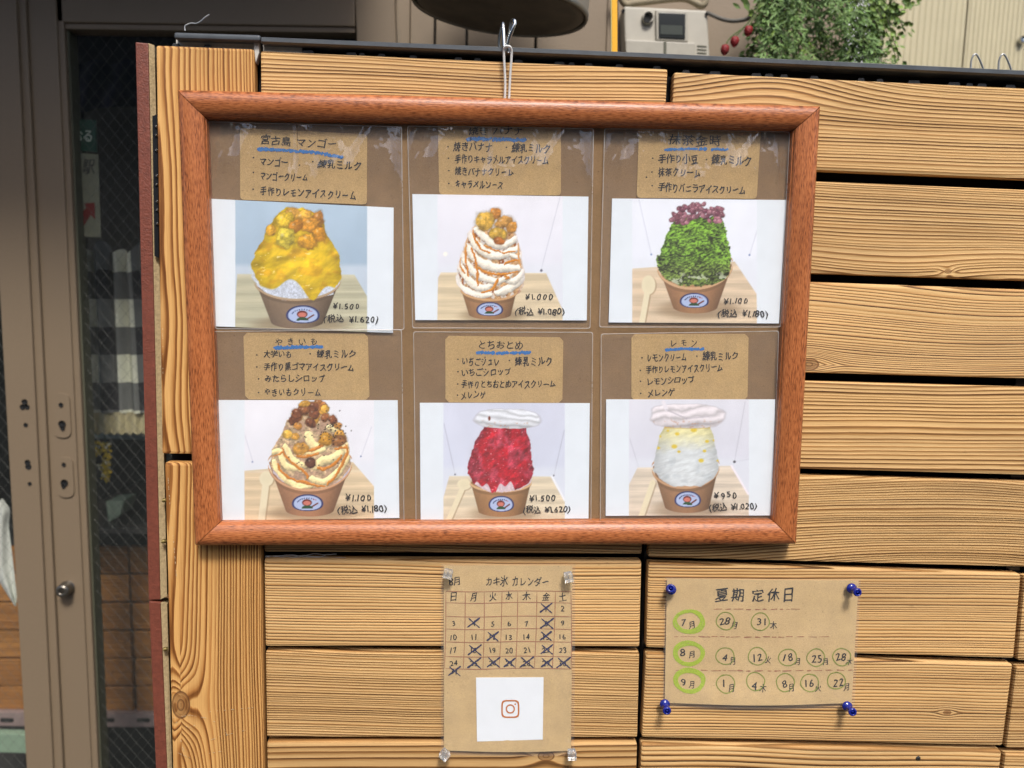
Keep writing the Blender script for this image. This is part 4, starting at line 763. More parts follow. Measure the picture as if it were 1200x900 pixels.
cs = curl(-.0035, lambda x, z: .0016 * math.sin((z - zb) * 16) + .0018 * math.exp(-((z - zb) / .03) ** 2) * (.4 + math.cos((x - P(595, 880, 0)[0]) * 30)))
cal = empty('calendar_sheet', tuple(P(595, 880, -.003))); tag(cal, 'laminated kraft calendar with dates crossed out, pinned by four clear cubes', 'calendar')
sheetc('kraft_sheet', [(520, 662.8), (670.8, 662.8), (669, 880), (520.2, 879.5)], cs, 0, M['kraft2'], cal)
sheetc('laminate', [(517, 660.3), (674, 660.3), (672.6, 884.5), (517, 883.5)], cs, .0012, M['lam'], cal, th=.0001)
sl_ = lambda a, b: cs(a, b, .0003)
mb = MB()
vx = [(522.5, 521), (545.3, 543), (567.5, 566), (588.3, 584.8), (606.7, 604), (629.2, 626), (650.8, 647), (669, 669)]; hy = [692.5, 705.8, 721.7, 736.3, 751.3, 768.3, 782.5]
for a, b in vx: stroke(mb, sl_, [(a, 693), ((a + b) / 2 + .6, 740), (b, 783)], .8, int(a), .3)
for y in hy: stroke(mb, sl_, [(522, y), (560, y + .8), (610, y - .4), (670, y + .5)], .8, int(y), .3)
mb.build('ruled_grid', M['redline'], cal)
mb = MB(); xc = [531.7, 555.3, 577.5, 596.5, 617, 639.8, 659.2]; yr = [712.8, 730, 745.3, 760.8, 776, 785.8]
strokes_text(mb, sl_, [('8月', 526, 681, 540, 680.5, 10), ('カキ氷 カレンダー', 568.7, 681.5, 643.5, 681, 11.5)] + [(d, x - 4.6, 699.4, x + 4.6, 699, 10) for d, x in zip('日月火水木金土', xc)], 5, .03, 4, .14)
num = [(5, 1, 0), (6, 2, 0)] + [(c, 3 + c, 1) for c in range(7)] + [(c, 10 + c, 2) for c in range(7)] + [(c, 17 + c, 3) for c in range(7)] + [(c, 24 + c, 4) for c in range(7)] + [(0, 31, 5)]
strokes_text(mb, sl_, [(str(d), xc[c] - (2.6 if d < 10 else 4.6), yr[r_] + .3, xc[c] + (2.6 if d < 10 else 4.6), yr[r_], 8.2) for c, d, r_ in num], 9, .045, 5, .12)
mb.build('handwriting', M['ink'], cal)
mb = MB(); r = random.Random(4)
for c, d, r_ in num:
    if d in (1, 4, 8, 12, 15, 18, 22, 25, 26, 27, 28, 29, 30, 31):
        x, y = xc[c] + r.uniform(-.5, 1.2), yr[r_] - .3 + r.uniform(-.8, .4); a = r.uniform(6.6, 8.6)
        stroke(mb, lambda p, q: cs(p, q, .0004), [(x - a, y + a * .72), (x, y), (x + a, y - a * .78)], 1.9, d, .3); stroke(mb, lambda p, q: cs(p, q, .00046), [(x - a * .8, y - a * .7), (x + .5, y + .4), (x + a * .95, y + a * .8)], 1.3, d + 40, .3)
mb.build('crosses', M['navy'], cal)
card = sheet('white_card', [(557.8, 794.2), (637, 793.8), (636, 866.7), (559, 869)], -.0058, .0004, M['paper'], cal)
card['label'] = 'small white square card with an orange camera icon'
orange = simple('orange_brown_print', S2L(186, 112, 60), .6); mb = MB(); sf = flat(-.0061)
def ringpoly(cx, cy, f, w, n=40):
    for k in range(n):
        a0, a1 = 2 * math.pi * k / n, 2 * math.pi * (k + 1) / n; o0, o1 = f(a0), f(a1)
        mb.add([sf(cx + o0[0] * (1 + w), cy + o0[1] * (1 + w)), sf(cx + o1[0] * (1 + w), cy + o1[1] * (1 + w)), sf(cx + o1[0] * (1 - w), cy + o1[1] * (1 - w)), sf(cx + o0[0] * (1 - w), cy + o0[1] * (1 - w))], [(0, 1, 2, 3)])
sq = lambda R: (lambda a: (R * math.copysign(abs(math.cos(a)) ** .42, math.cos(a)), R * math.copysign(abs(math.sin(a)) ** .42, math.sin(a))))
ringpoly(598, 830.8, sq(9.7), .09, 48); ringpoly(598, 830.8, lambda a: (4.7 * math.cos(a), 4.7 * math.sin(a)), .17, 28); dot(mb, sf, 603.8, 825.2, 1.1)
mb.build('camera_icon', orange, cal)
for j, (x, y, an, lab) in enumerate(((525, 672, .22, 'top left'), (666, 676, -.2, 'top right'), (521, 884, .70, 'bottom left'), (670, 884, -.06, 'bottom right'))):
    c = P(x, y, -.013); h = .0047; rt = Matrix.Rotation(an, 3, 'Y') @ Matrix.Rotation(.10 if j % 2 else -.08, 3, 'X')
    e = empty('push_pin', tuple(P(x, y, -.004))); tag(e, 'clear cube headed push pin at the %s corner of the calendar' % lab, 'push pin', 'clear cube pins of the calendar')
    v = []
    for sx, sz, sy in ((-1, 1, -1), (1, 1, -1), (1, -1, -1), (-1, -1, -1), (-1, 1, 1), (1, 1, 1), (1, -1, 1), (-1, -1, 1)):
        k = 1 if sy < 0 else .86; v.append(np.array(rt @ Vector((sx * h * k, sy * .0045, sz * h * k))) + c)
    mesh('cube_head', v, [(3, 2, 1, 0), (4, 5, 6, 7), (0, 1, 5, 4), (1, 2, 6, 5), (2, 3, 7, 6), (3, 0, 4, 7)], M['cube'], e, bev=.0006)
    lathe('needle', [(0, .0003), (.0002, .0006), (.012, .0006), (.018, .0002)], c + np.array([0, -.0005, 0]), (0, 1, 0), M['steel'], e, 8)
# ================================================================ closing-day notice
x0n, zbn = P(781, 824, 0)[0], P(890, 824, 0)[2]
ns_ = curl(-.003, lambda x, z: .0035 * math.exp(-((z - zbn) / .02) ** 2) * math.sin(max(0, min(1, (x - x0n) / .19)) * math.pi) + .0008 * math.sin(x * 25))
no = empty('closing_day_notice', tuple(P(890, 824, -.003))); tag(no, 'laminated kraft notice of closing days with green circled dates, held by blue pins', 'notice')
sheetc('kraft_sheet', [(781.8, 678), (1006.6, 680.5), (998.5, 824.5), (779, 824)], ns_, 0, M['kraft2'], no, 20, 12)
sheetc('laminate', [(779, 676.2), (1008.6, 678.6), (1001, 829), (776.5, 828.5)], ns_, .0012, M['lam'], no, 20, 12, th=.0001)
s3 = lambda a, b: ns_(a, b, .0003); mb = MB()
T = [(c, x - 8, 697.3, x + 8, 697, 16) for c, x in zip('夏期定休日', (846, 864.6, 887.6, 906, 923.6))]
def dt(n_, x, y, k, kx, ky): return [(n_, x - (3 if len(n_) == 1 else 6.8), y, x + (3 if len(n_) == 1 else 6.8), y, 11.5), (k, kx - 4, ky, kx + 4, ky, 8.6)]
for a in (('7', 801, 729.8, '月', 811, 732.4), ('28', 849, 727.6, '月', 860.4, 732), ('31', 891.6, 728, '木', 906, 732), ('8', 800, 765, '月', 811, 767), ('4', 849.5, 771, '月', 858.6, 774), ('12', 887.8, 770, '火', 899.5, 773), ('18', 923.8, 769.7, '月', 934.6, 775), ('25', 957, 771.5, '月', 967.4, 775), ('28', 985.4, 769.7, '木', 995.4, 775.5),
          ('9', 801, 799.6, '月', 811, 802), ('1', 848, 800.7, '月', 856.6, 805.7), ('4', 883.3, 801.4, '木', 893, 805.4), ('8', 918.8, 799.6, '月', 926.6, 805), ('16', 948.6, 799.6, '火', 958.4, 805.4), ('22', 982.6, 799.6, '月', 992.6, 805)): T += dt(*a)
strokes_text(mb, s3, T, 21, .035, 4, .12); mb.build('handwriting', M['ink'], no)
mb = MB(); mb2 = MB(); r = random.Random(2)
def circ(mb, x, y, rx, ry, w, turns, s, sd):
    ph = r.uniform(0, 6.28); p = [(x + rx * (1 + .035 * math.sin(3.1 * a + sd)) * math.cos(a + ph), y + ry * (1 + .04 * math.cos(2.3 * a + sd)) * math.sin(a + ph)) for a in np.linspace(0, turns * 2 * math.pi, int(26 * turns))]
    stroke(mb, s, p, w, sd, .2)
for j, (x, y) in enumerate(((806.8, 728), (806.8, 765.5), (808, 797.5))):
    for k in range(3): circ(mb, x + r.uniform(-1, 1), y + r.uniform(-.7, .7), 17.5 - k * 1.4, 13.5 - k * 1.2, 2.6, 1.02, lambda a, b, k=k: ns_(a, b, .00036 + .00005 * k), j * 5 + k)
for j, (x, y) in enumerate(((850, 727.5), (890.5, 728), (849.6, 768.5), (887, 768.5), (922.8, 770), (956, 770.4), (986.6, 770), (850, 800.6), (884.6, 797.6), (919.6, 799), (948.6, 799.6), (980, 797.6))):
    circ(mb2, x, y, 10.6, 10, 1.25, 1.06, lambda a, b: ns_(a, b, .00032), 60 + j)
mb.build('green_rings', M['lime'], no); mb2.build('olive_rings', M['olive'], no)
mb = MB()
for k, (a, b, y) in enumerate(((836, 940, 713.5), (790, 962, 746), (792, 998, 785.5))):
    r = random.Random(k); x = a
    mb = MB()
    while x < b: x2 = x + r.uniform(4, 12); stroke(mb, s3, [(x, y + r.uniform(-.5, .5)), (x2, y + r.uniform(-.5, .5))], r.uniform(.5, 1.3), int(x), .4); x = x2 + r.uniform(0, 5)
    mb.build('faint_line', M['redline'], no)
pinp = [(0, .0004), (.0004, .0040), (.0010, .0054), (.0026, .0055), (.0036, .0040), (.0048, .0026), (.0085, .0023), (.0108, .0030), (.0122, .0042), (.0140, .0045), (.0152, .0040), (.0154, .0028), (.0146, .0020)]
for (x, y, ax, lab) in ((786.3, 690.8, (-.28, -1, .48), 'top left'), (997, 688.8, (0.02, -1, .03), 'top right'), (778.7, 824, (-.05, -1, -.06), 'bottom left'), (991.8, 826.6, (0, -1, .02), 'bottom right')):
    o = lathe('push_pin', pinp, P(x, y, -.006), ax, M['pin'], None, 24); tag(o, 'blue plastic push pin at the %s corner of the notice' % lab, 'push pin', 'blue pins of the notice')
# ================================================================ building behind: glazed sliding doors
YD = .56
dr = empty('sliding_door', tuple(P(60, 880, YD) * np.array([1, 1, 0]))); tag(dr, 'taupe aluminium sliding doors with wired glass behind the left edge of the screen', 'door')
T_ = lambda x, y: (x + .0475 * (y), y)      # the stiles lean with the view
def stile(a0, a1, b0, b1, y0, y1, m='taupe', nm='stile', bev=.002): return box(nm, [(a0, -120), (a1, -120), (b1, 1060), (b0, 1060)], y0, y1, M[m], dr, bev=bev)
def xx(x0, x900, y): return x0 + (x900 - x0) * y / 900
def st_(xa, xb, xc, xd, *k, **q): # x at y=0 and y=900 for both edges
    return stile(xx(xa, xc, -120), xx(xb, xd, -120), xx(xa, xc, 1060), xx(xb, xd, 1060), *k, **q)
st_(-20, 18.5, 31, 62, YD - .012, YD + .03); st_(18.5, 29.5, 62, 73.5, YD - .006, YD + .03)
st_(31.5, 65, 76, 107, YD, YD + .04); st_(65, 73.5, 107, 115, YD + .004, YD + .04); st_(73.5, 79, 115, 119, YD + .012, YD + .04, 'gasket', nm='gasket', bev=.001)
st_(79, 81.5, 119, 121, YD + .02, YD + .04, 'black', nm='gasket', bev=0)
st_(416, 462, 455, 498, YD + .002, YD + .04)
box('head_rail', [(60, -120), (416, -120), (416, 31), (66.5, 26)], YD + .004, YD + .04, M['taupe'], dr, bev=.002); box('head_rail', [(66.5, 26), (416, 31), (416, 38.5), (72, 34)], YD + .008, YD + .04, M['taupe'], dr, bev=.001)
box('bottom_rail', [(118, 1000), (430, 1000), (435, 1060), (120, 1060)], YD + .002, YD + .04, M['taupe'], dr, bev=.001)
def pane(q, nm):
    o = box(nm, q, YD + .024, YD + .028, M['doorglass'], dr); return o
M['doorglass'] = clear_film('door_glass', .012, (.5, .55, .5, 1), .02, .0004, (2, 1, 2), 1.5)
pane([(72, 30), (470, 35), (480, 1010), (118, 1010)], 'glass_pane'); pane([(-70, -20), (-18, -20), (34, 1010), (-20, 1010)], 'glass_pane')
M['wiremesh'] = simple('wired_glass_mesh', (.10, .10, .09, 1), .6, .2); mb = MB()
A = P(60, 20, YD + .026); B = P(300, 1000, YD + .026)
def clipseg(p, q, x0, x1, z0, z1):
    t0, t1 = 0., 1.; d = q - p
    for a, lo, hi in ((0, x0, x1), (2, z0, z1)):
        if abs(d[a]) < 1e-9: continue
        s0, s1 = (lo - p[a]) / d[a], (hi - p[a]) / d[a]; s0, s1 = min(s0, s1), max(s0, s1); t0, t1 = max(t0, s0), min(t1, s1)
    return (p + d * t0, p + d * t1) if t0 < t1 else None
for (x0, x1, z0, z1) in ((P(80, 450, YD)[0], P(330, 450, YD)[0], B[2], A[2]), (P(-60, 450, YD)[0], P(24, 700, YD)[0], B[2], A[2])):
    for s in (-1, 1):
        k = -80
        while k < 160:
            base = np.array([x0 - 2 + k * .021, YD + .0225, z0]); sg = clipseg(base - np.array([s * 4, 0, 4 * 1.25]), base + np.array([s * 4, 0, 4 * 1.25]), x0, x1, z0, z1)
            if sg: v, f = tube_geo(sg, .00022, 3); mb.add(v, f)
            k += 1
tag(mb.build('wire_mesh', M['wiremesh'], dr), kind='stuff')
M['hole'] = simple('keyhole_black', (.004, .004, .004, 1), .9)
for (x, y, r0, yy) in ((28.5, 471, 3.4, -.0135), (26, 477, 3.2, -.0134), (31.5, 477, 3, -.0133), (29.8, 498, 2.6, -.0132), (32, 542, 3.4, -.0133), (33, 547, 3.6, -.0131), (34.6, 567, 2.3, -.0132)):
    lathe('lock_hole', [(0, r0 * .0014), (.001, r0 * .0014)], P(x, y, YD + yy), (0, 1, 0), M['hole'], dr, 12)
for (x, y, r0) in ((71, 474.5, 2.6), (72.3, 497, 4.4), (73, 502, 2.6), (74.3, 544.5, 2.4), (75, 566, 4.4), (74, 570, 2.4)):
    lathe('lock_hole', [(0, r0 * .0014), (.001, r0 * .0014)], P(x, y, YD - .0042 - y * 1e-6), (0, 1, 0), M['hole'], dr, 12)
for y0, y1 in ((461, 513), (536, 583)):
    o = sheet('lock_plate', rounded([(61.5 + (y0 - 461) * .05, y0), (81 + (y0 - 461) * .05, y0), (83.5 + (y0 - 461) * .05, y1), (64 + (y0 - 461) * .05, y1)], 9, 6), YD - .0026, .004, M['taupe'], dr)
lathe('knob', [(-.001, .012), (.004, .0125), (.008, .0095), (.012, .0115), (.017, .0115), (.020, .009), (.0205, .006), (.019, .003)], P(79, 688.5, YD - .002), (0, -1, 0), simple('dull_nickel', (.22, .20, .17, 1), .32, .9), dr, 24)
# shop interior, seen dimly through the glass
room = empty('shop_interior', (-1.2, 1.4, 0)); room['kind'] = 'structure'
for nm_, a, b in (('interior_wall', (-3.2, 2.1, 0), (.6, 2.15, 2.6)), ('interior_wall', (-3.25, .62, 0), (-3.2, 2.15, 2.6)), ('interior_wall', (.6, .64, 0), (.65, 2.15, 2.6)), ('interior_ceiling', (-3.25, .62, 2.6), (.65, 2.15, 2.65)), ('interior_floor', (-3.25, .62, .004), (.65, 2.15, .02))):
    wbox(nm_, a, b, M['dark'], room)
# gingham cloth
gm, n_, l_, b_ = newmat('gingham'); g_ = G(n_, l_); u = g_.sep(g_.uv())
cu = g_.m('GREATER_THAN', g_.m('FRACT', u[0]), .5); cv = g_.m('GREATER_THAN', g_.m('FRACT', u[1]), .5); s_ = g_.m('MULTIPLY', g_.m('ADD', cu, cv), .5)
l_.new(g_.ramp(s_, [(0, S2L(206, 208, 186)), (.5, S2L(104, 106, 102)), (1, S2L(44, 43, 46))]), b_.inputs['Base Color']); b_.inputs['Roughness'].default_value = .95
vs = []; fs = []; uv = []; nu, nv = 70, 30
for j in range(nv + 1):
    for i in range(nu + 1):
        u_, v_ = i / nu, j / nv; px = 84 + 100 * u_ + 9 * v_; top = 292 + (5 * math.sin(u_ * 30) + 5 * math.sin(u_ * 13)) * (1 - v_) ** 8; py = top + (484 - top) * v_
        am = .012 * (1 - .5 * v_); q_ = P(px, py, .70); vs.append(q_ + np.array([0, am * math.sin(u_ * 34 + .5 * v_) + .5 * am * math.sin(u_ * 15), 0])); uv.append((u_ * 2.1 + .12 * math.sin(u_ * 26), v_ * 2.95 + .10))
for j in range(nv):
    for i in range(nu): a = j * (nu + 1) + i; fs.append((a, a + nu + 1, a + nu + 2, a + 1))
cl = mesh('gingham_cloth', vs, fs, gm, None, smooth=True); tag(cl, 'black and white gingham cloth hanging behind the wired glass', 'cloth')
ul = cl.data.uv_layers.new(name='UVMap')
for lp in cl.data.loops: ul.data[lp.index].uv = uv[lp.vertex_index]
mb = MB(); M['lace'] = simple('cream_lace', S2L(190, 180, 140), .9, nz=.5, ns=500, bump=.002, bs=400)
lv = []; 
for i in range(61):
    t = i / 60; x = 92 + 94 * t
    for y in (483, 490, 500 + 3 * abs(math.sin(t * 32)), 506 + 3.5 * abs(math.sin(t * 32))): lv.append(P(x, y, .70 + .005 * math.sin(t * 34)))
lace = mesh('lace_hem', lv, [(i * 4 + k, i * 4 + k + 1, i * 4 + k + 5, i * 4 + k + 4) for i in range(60) for k in range(3)], M['lace'], None, smooth=True); lace.parent = cl; lace.location = Vector(lace['_o']) - Vector(cl['_o'])
# notices on the glass
gs = box('green_sign', [(84, 139), (112, 141), (113, 178), (88, 176)], YD + .034, YD + .036, simple('green_sign_print', S2L(6, 58, 36), .5)); tag(gs, 'small green sign with white characters behind the door glass', 'sign')
mb = MB(); strokes_text(mb, flat(YD + .0335), [('お', 86, 159, 97, 159, 15), ('る', 97, 160, 109.5, 160, 15)], 3, .03, 1, .02); mb.build('lettering', simple('sign_white', S2L(170, 180, 165), .6), gs)
pp = box('paper_notice', [(90, 179), (115, 181), (118, 278), (94, 277)], YD + .034, YD + .0345, simple('dull_paper', S2L(116, 118, 98), .8)); tag(pp, 'white paper notice with a red arrow behind the door glass', 'notice')
mb = MB(); strokes_text(mb, flat(YD + .0335), [('駅', 97, 194, 111, 195, 17)], 5, .03, 1, .02); mb.build('lettering', simple('notice_grey', S2L(60, 60, 52), .7), pp)
f_ = [P(x, y, YD + .0335) for x, y in ((94.5, 262), (93.5, 252), (101, 243.5), (98.5, 238), (111, 237.5), (111.5, 257), (106.5, 252), (98, 265))]; mesh('arrow', f_, [(7, 6, 5, 4, 3, 2, 1, 0)], simple('red_arrow_print', S2L(110, 28, 14), .6), pp)
# dark garments, grey partition, table, flowers, white things
gp = box('grey_partition', [(98, 125), (250, 125), (252, 330), (104, 330)], .95, .97, simple('grey_board', S2L(72, 68, 58), .8, nz=.2, ns=12)); tag(gp, 'grey board standing inside the shop behind the gingham cloth', 'partition')
vs = []; nu, nv = 40, 16
for j in range(nv + 1):
    for i in range(nu + 1): u_, v_ = i / nu, j / nv; vs.append(P(84 + 120 * u_, 72 + (52 + 7 * math.sin(u_ * 9)) * v_ + 3 * math.sin(u_ * 20), .80 + .02 * math.sin(u_ * 22 + 3 * v_) + .01 * math.sin(u_ * 9 - 7 * v_)))
gar = mesh('dark_bundle', vs, [(j * (nu + 1) + i, (j + 1) * (nu + 1) + i, (j + 1) * (nu + 1) + i + 1, j * (nu + 1) + i + 1) for j in range(nv) for i in range(nu)], simple('indigo_cloth', S2L(44, 44, 66), .9, nz=.8, ns=14), None, smooth=True); tag(gar, 'dark indigo cloth bundled high inside the shop window', 'cloth')
tb = empty('dark_table', tuple(P(150, 820, 1.0) * np.array([1, 1, 0]))); tag(tb, 'dark table with a pale edge inside the shop below the cloth', 'table')
M['tdark'] = simple('dark_table_paint', (.03, .028, .024, 1), .5); box('table_top', [(60, 618), (240, 620), (241, 626), (60, 625)], .85, 1.25, M['tdark'], tb, bev=.001)
for x in (66, 232): box('leg', [(x, 627), (x + 9, 627), (x + 16, 1150), (x + 7, 1150)], .87, .90, M['tdark'], tb)
bx_ = box('pale_box', [(124, 588), (146, 586), (141, 604), (127, 612)], .9, .96, simple('pale_green_plastic', S2L(150, 168, 140), .6), None, bev=.002); tag(bx_, 'small pale green box on the dark table', 'box')
sh = box('steel_shelf', [(70, 508), (240, 512), (240, 517), (70, 513)], .8, 1.1, simple('dim_shelf', S2L(96, 112, 108), .4), None, bev=.001); tag(sh, 'narrow grey green shelf under the gingham cloth', 'shelf')
# yellow flowers hanging
fl = empty('yellow_flowers', tuple(P(118, 520, .72))); tag(fl, 'bunch of small yellow and white flowers hanging behind the glass', 'flowers')
mb = MB(); mw = MB(); r = random.Random(11)
for k in range(150):
    t = r.random(); cxp = 124 + r.gauss(0, 4) * (1 - t * .6) if k % 3 else 109 + r.gauss(0, 3.2); cyp = 518 + 46 * t if k % 3 else 518 + 22 * t; c = P(cxp, cyp, .72 + r.uniform(-.02, .02)); d = (mw if (k % 5 == 0) else mb); s = r.uniform(.003, .006)
    for j in range(3):
        a = r.uniform(0, 6.28); e = np.array([math.cos(a), r.uniform(-.5, .5), math.sin(a)]) * s; f = np.array([-math.sin(a), r.uniform(-.5, .5), math.cos(a)]) * s * .5; d.add([c, c + e * .6 + f, c + e, c + e * .6 - f], [(0, 1, 2, 3)])
mb.build('petals', simple('yellow_petal', S2L(206, 176, 30), .7), fl); mw.build('pale_petals', simple('cream_petal', S2L(200, 196, 160), .7), fl)
tube('stem', spline([P(122, 500, .72), P(124, 530, .725), P(128, 562, .72)]), .001, simple('green_stem', S2L(50, 70, 30), .7), fl, 5)
# low timber slats added inside in place of the cladding's reflection
M['slat'] = simple('slat_pine', S2L(150, 108, 58), .7, nz=.3, ns=30)
ct = empty('reflection_slats', tuple(P(60, 835, .95) * np.array([1, 1, 0]))); tag(ct, 'low counter of pine slats, made up for the cladding reflection in the glass', 'counter')
cols = [(-90, -30, -22), (-28, 26, 30), (30, 90, 95), (92, 149.5, 152), (151.5, 210, 215), (212, 260, 268)]
for k, y in enumerate((641, 674, 707, 740, 772.5, 805)):
    for (a, b, c_) in cols:
        o = box('slat', [(a + k * 1.6, y), (b + k * 1.2, y + .6), (b + 1 + k * 1.2, y + 31), (a + 1 + k * 1.6, y + 30.5)], .95, .965, M['board'], ct, bev=.0012, seg=1)
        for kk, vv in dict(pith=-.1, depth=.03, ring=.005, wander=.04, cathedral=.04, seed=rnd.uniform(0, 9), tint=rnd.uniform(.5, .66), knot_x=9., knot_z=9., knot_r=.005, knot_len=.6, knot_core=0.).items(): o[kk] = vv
box('slat_core', [(-90, 640), (262, 642), (272, 836), (-82, 836)], .968, 1.2, M['void'], ct)
pr = empty('punched_rail', tuple(P(60, 845, .93))); tag(pr, 'pinkish grey punched metal rail along the foot of the added slats', 'rail')
box('rail', [(-90, 834), (268, 838), (268, 853), (-90, 850)], .935, .96, simple('pink_grey_steel', S2L(128, 112, 108), .5, nz=.2, ns=60), pr, bev=.001)
for x in (8, 40, 126, 168, 205): sheet('slot', rounded([(x - 8, 841.5), (x + 8, 842), (x + 8, 846.5), (x - 8, 846)], 2, 3), .9335, .001, M['hole'], pr)
pgm = box('pale_green_sheet', [(-80, 858), (70, 862), (74, 884), (-78, 880)], .90, .92, simple('pale_green', S2L(120, 142, 120), .6, nz=.2, ns=14), None, bev=.002); tag(pgm, 'pale green sheet lying low behind the leftmost glass', 'sheet')
vs = []; nu, nv = 10, 22
for j in range(nv + 1):
    v_ = j / nv; xr_ = np.interp(v_, [0, .1, .25, .7, .9, 1], [3, 12, 10, 17, 20, 19]); xl_ = np.interp(v_, [0, .6, 1], [-14, -12, 17])
    for i in range(nu + 1): u_ = i / nu; vs.append(P(xl_ + (xr_ - xl_) * u_, 584 + 126 * v_ + (1 - v_) * 12 * (1 - u_), .64 + .006 * math.sin(u_ * 7 + v_ * 3)))
wc = mesh('white_cloth', vs, [(j * (nu + 1) + i, (j + 1) * (nu + 1) + i, (j + 1) * (nu + 1) + i + 1, j * (nu + 1) + i + 1) for j in range(nv) for i in range(nu)], simple('white_cotton', S2L(196, 200, 190), .9, nz=.12), None, smooth=True); tag(wc, 'crumpled white cloth hanging behind the glass at the left edge', 'cloth')
# building wall right of the doors, above the rail
wl = empty('panelled_wall', tuple(P(720, 60, .6) * np.array([1, 1, 0]))); tag(wl, 'taupe panelled building wall behind the top of the screen', 'wall')
M['wallp'] = simple('taupe_wall_panel', S2L(134, 118, 98), .6, nz=.10, ns=9, bump=.0003, bs=300)
edges = [(464.5, 480.5), (481.2, 508.5), (511.5, 546), (549, 627.5), (630.5, 712), (712.6, 992)]
for k, (a, b) in enumerate(edges):
    mid = .0475 * 0 - (a - 400) * .00012 * 900; ta = -(a - 400) * .000113; tb_ = -(b - 400) * .000113
    box('wall_panel', [(a - ta * 160, -160), (b - tb_ * 160, -160), (b + tb_ * 1000, 1000), (a + ta * 1000, 1000)], .60 + (.004 if k in (0, 3) else 0), .63, M['wallp'], wl, bev=.0015)
wbox('wall_core', (P(455, 450, .63)[0], .632, 0), (P(985, 40, .63)[0], .66, 2.8), M['void'], wl)
fb = empty('added_facing_building', (0, -7, 0)); fb['kind'] = 'structure'   # added across the street, unseen, to darken reflections and block low sky
M['stucco'] = simple('grey_brown_stucco', (.13, .12, .105, 1), .9, nz=.3, ns=2); wbox('facade', (-14, -7.4, 0), (14, -7, 4.6), M['stucco'], fb)
for i in range(7):
    for z in (.9, 3.): wbox('window', (-11.6 + i * 3.4, -7.02, z), (-9.9 + i * 3.4, -6.97, z + 1.2), M['black'], fb)
# canopy over the doors
cp = empty('canopy', (-.5, .9, 2.35)); tag(cp, 'dark underside of the shop canopy above the doors', 'canopy')
wbox('canopy_deck', (-3.5, .02, 2.24), (-.16, 2.2, 2.30), M['dark'], cp); wbox('fascia', (-3.5, .0, 2.20), (-.16, .02, 2.36), M['taupe'], cp)
# ribbed siding and pale wall at the right
sd = empty('ribbed_siding', (float(P(1150, 40, .8)[0]), .8, 0)); tag(sd, 'cream ribbed metal siding rising behind the right end of the rail', 'wall')
M['siding'] = simple('cream_siding', S2L(190, 180, 148), .5, nz=.12, ns=12)
xa, xj, xb = P(1036, 40, .8)[0], P(1131, 40, .8)[0], P(1500, 40, .8)[0]
for (x0, x1, st0) in ((xa, xj - .002, .0125), (xj + .002, xb, .0098)):
    prof_ = []; x = x0; k = 0
    while x < x1:
        for f, d in ((0, 0), (.40, 0), (.55, -.0016), (.85, -.0016)):
            if x + f * st0 < x1: prof_.append((x + f * st0, d))
        x += st0; k += 1
    prof_.append((x1, 0)); prof_.append((x1, .02)); prof_.insert(0, (x0, .02))
    vs = [(a, .8 + d, z) for a, d in prof_ for z in (0, 3.2)]; mesh('siding_panel', vs, [(2 * i, 2 * i + 2, 2 * i + 3, 2 * i + 1) for i in range(len(prof_) - 1)], M['siding'], sd)
wbox('siding_core', (xa, .822, 0), (xb, .85, 3.2), M['void'], sd)
lathe('screw_cap', [(0, .006), (.003, .008), (.006, .008)], (P(1199, 46, .79)[0], .788, P(1199, 46, .79)[2]), (0, 1, 0), M['steel'], sd, 12)
sv = box('pale_wall', [(960, -200), (1038, -200), (1034, 900), (952, 900)], .86, .9, simple('white_render', S2L(226, 228, 232), .8)); tag(sv, 'whitish wall strip glimpsed between the hanging leaves and the siding', 'wall')
# electric meter
YM = .56
mt = empty('electric_meter', tuple(P(780, 62, YM))); tag(mt, 'beige electric meter box with a dark display on the taupe wall', 'meter')
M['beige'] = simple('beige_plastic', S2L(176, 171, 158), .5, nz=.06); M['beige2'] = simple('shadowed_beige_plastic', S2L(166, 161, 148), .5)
box('housing', [(731, 7), (829, 12), (832, 70), (733, 66)], YM, .6, M['beige'], mt, bev=.004, seg=3)
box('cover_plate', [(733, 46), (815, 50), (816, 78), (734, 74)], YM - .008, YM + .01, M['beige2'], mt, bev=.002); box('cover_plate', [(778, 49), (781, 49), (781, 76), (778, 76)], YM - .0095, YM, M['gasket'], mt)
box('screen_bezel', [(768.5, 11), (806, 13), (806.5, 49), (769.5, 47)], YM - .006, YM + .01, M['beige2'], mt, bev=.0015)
scrn = box('display', [(772, 14.5), (803.3, 16), (803, 45.8), (772, 44.2)], YM - .0075, YM, simple('lcd_glass', (.010, .012, .010, 1), .15), mt, bev=.0006)
box('display_strip', [(774, 29), (800, 30), (800, 41), (774, 40)], YM - .0082, YM, simple('lcd_grey', S2L(52, 58, 50), .3), mt)
lathe('round_port', [(0, .0105), (-.006, .0105), (-.0085, .009), (-.0085, .0078), (-.004, .0070)], P(758.8, 21.5, YM), (0, 1, 0), M['beige'], mt, 24); lathe('port_eye', [(0, .0066), (.002, .0066)], P(758.8, 21.5, YM - .0088), (0, 1, 0), M['hole'], mt, 20)
for x, y in ((730.5, 12.5), (828.5, 16)): lathe('lug', [(0, .003), (.004, .003)], P(x, y, YM - .003), (0, 1, 0), M['hole'], mt, 10)
for k in range(3): box('vent_slit', [(817, 53 + 4 * k), (828, 53.8 + 4 * k), (828, 55 + 4 * k), (817, 54.4 + 4 * k)], YM - .001, YM + .004, M['gasket'], mt)
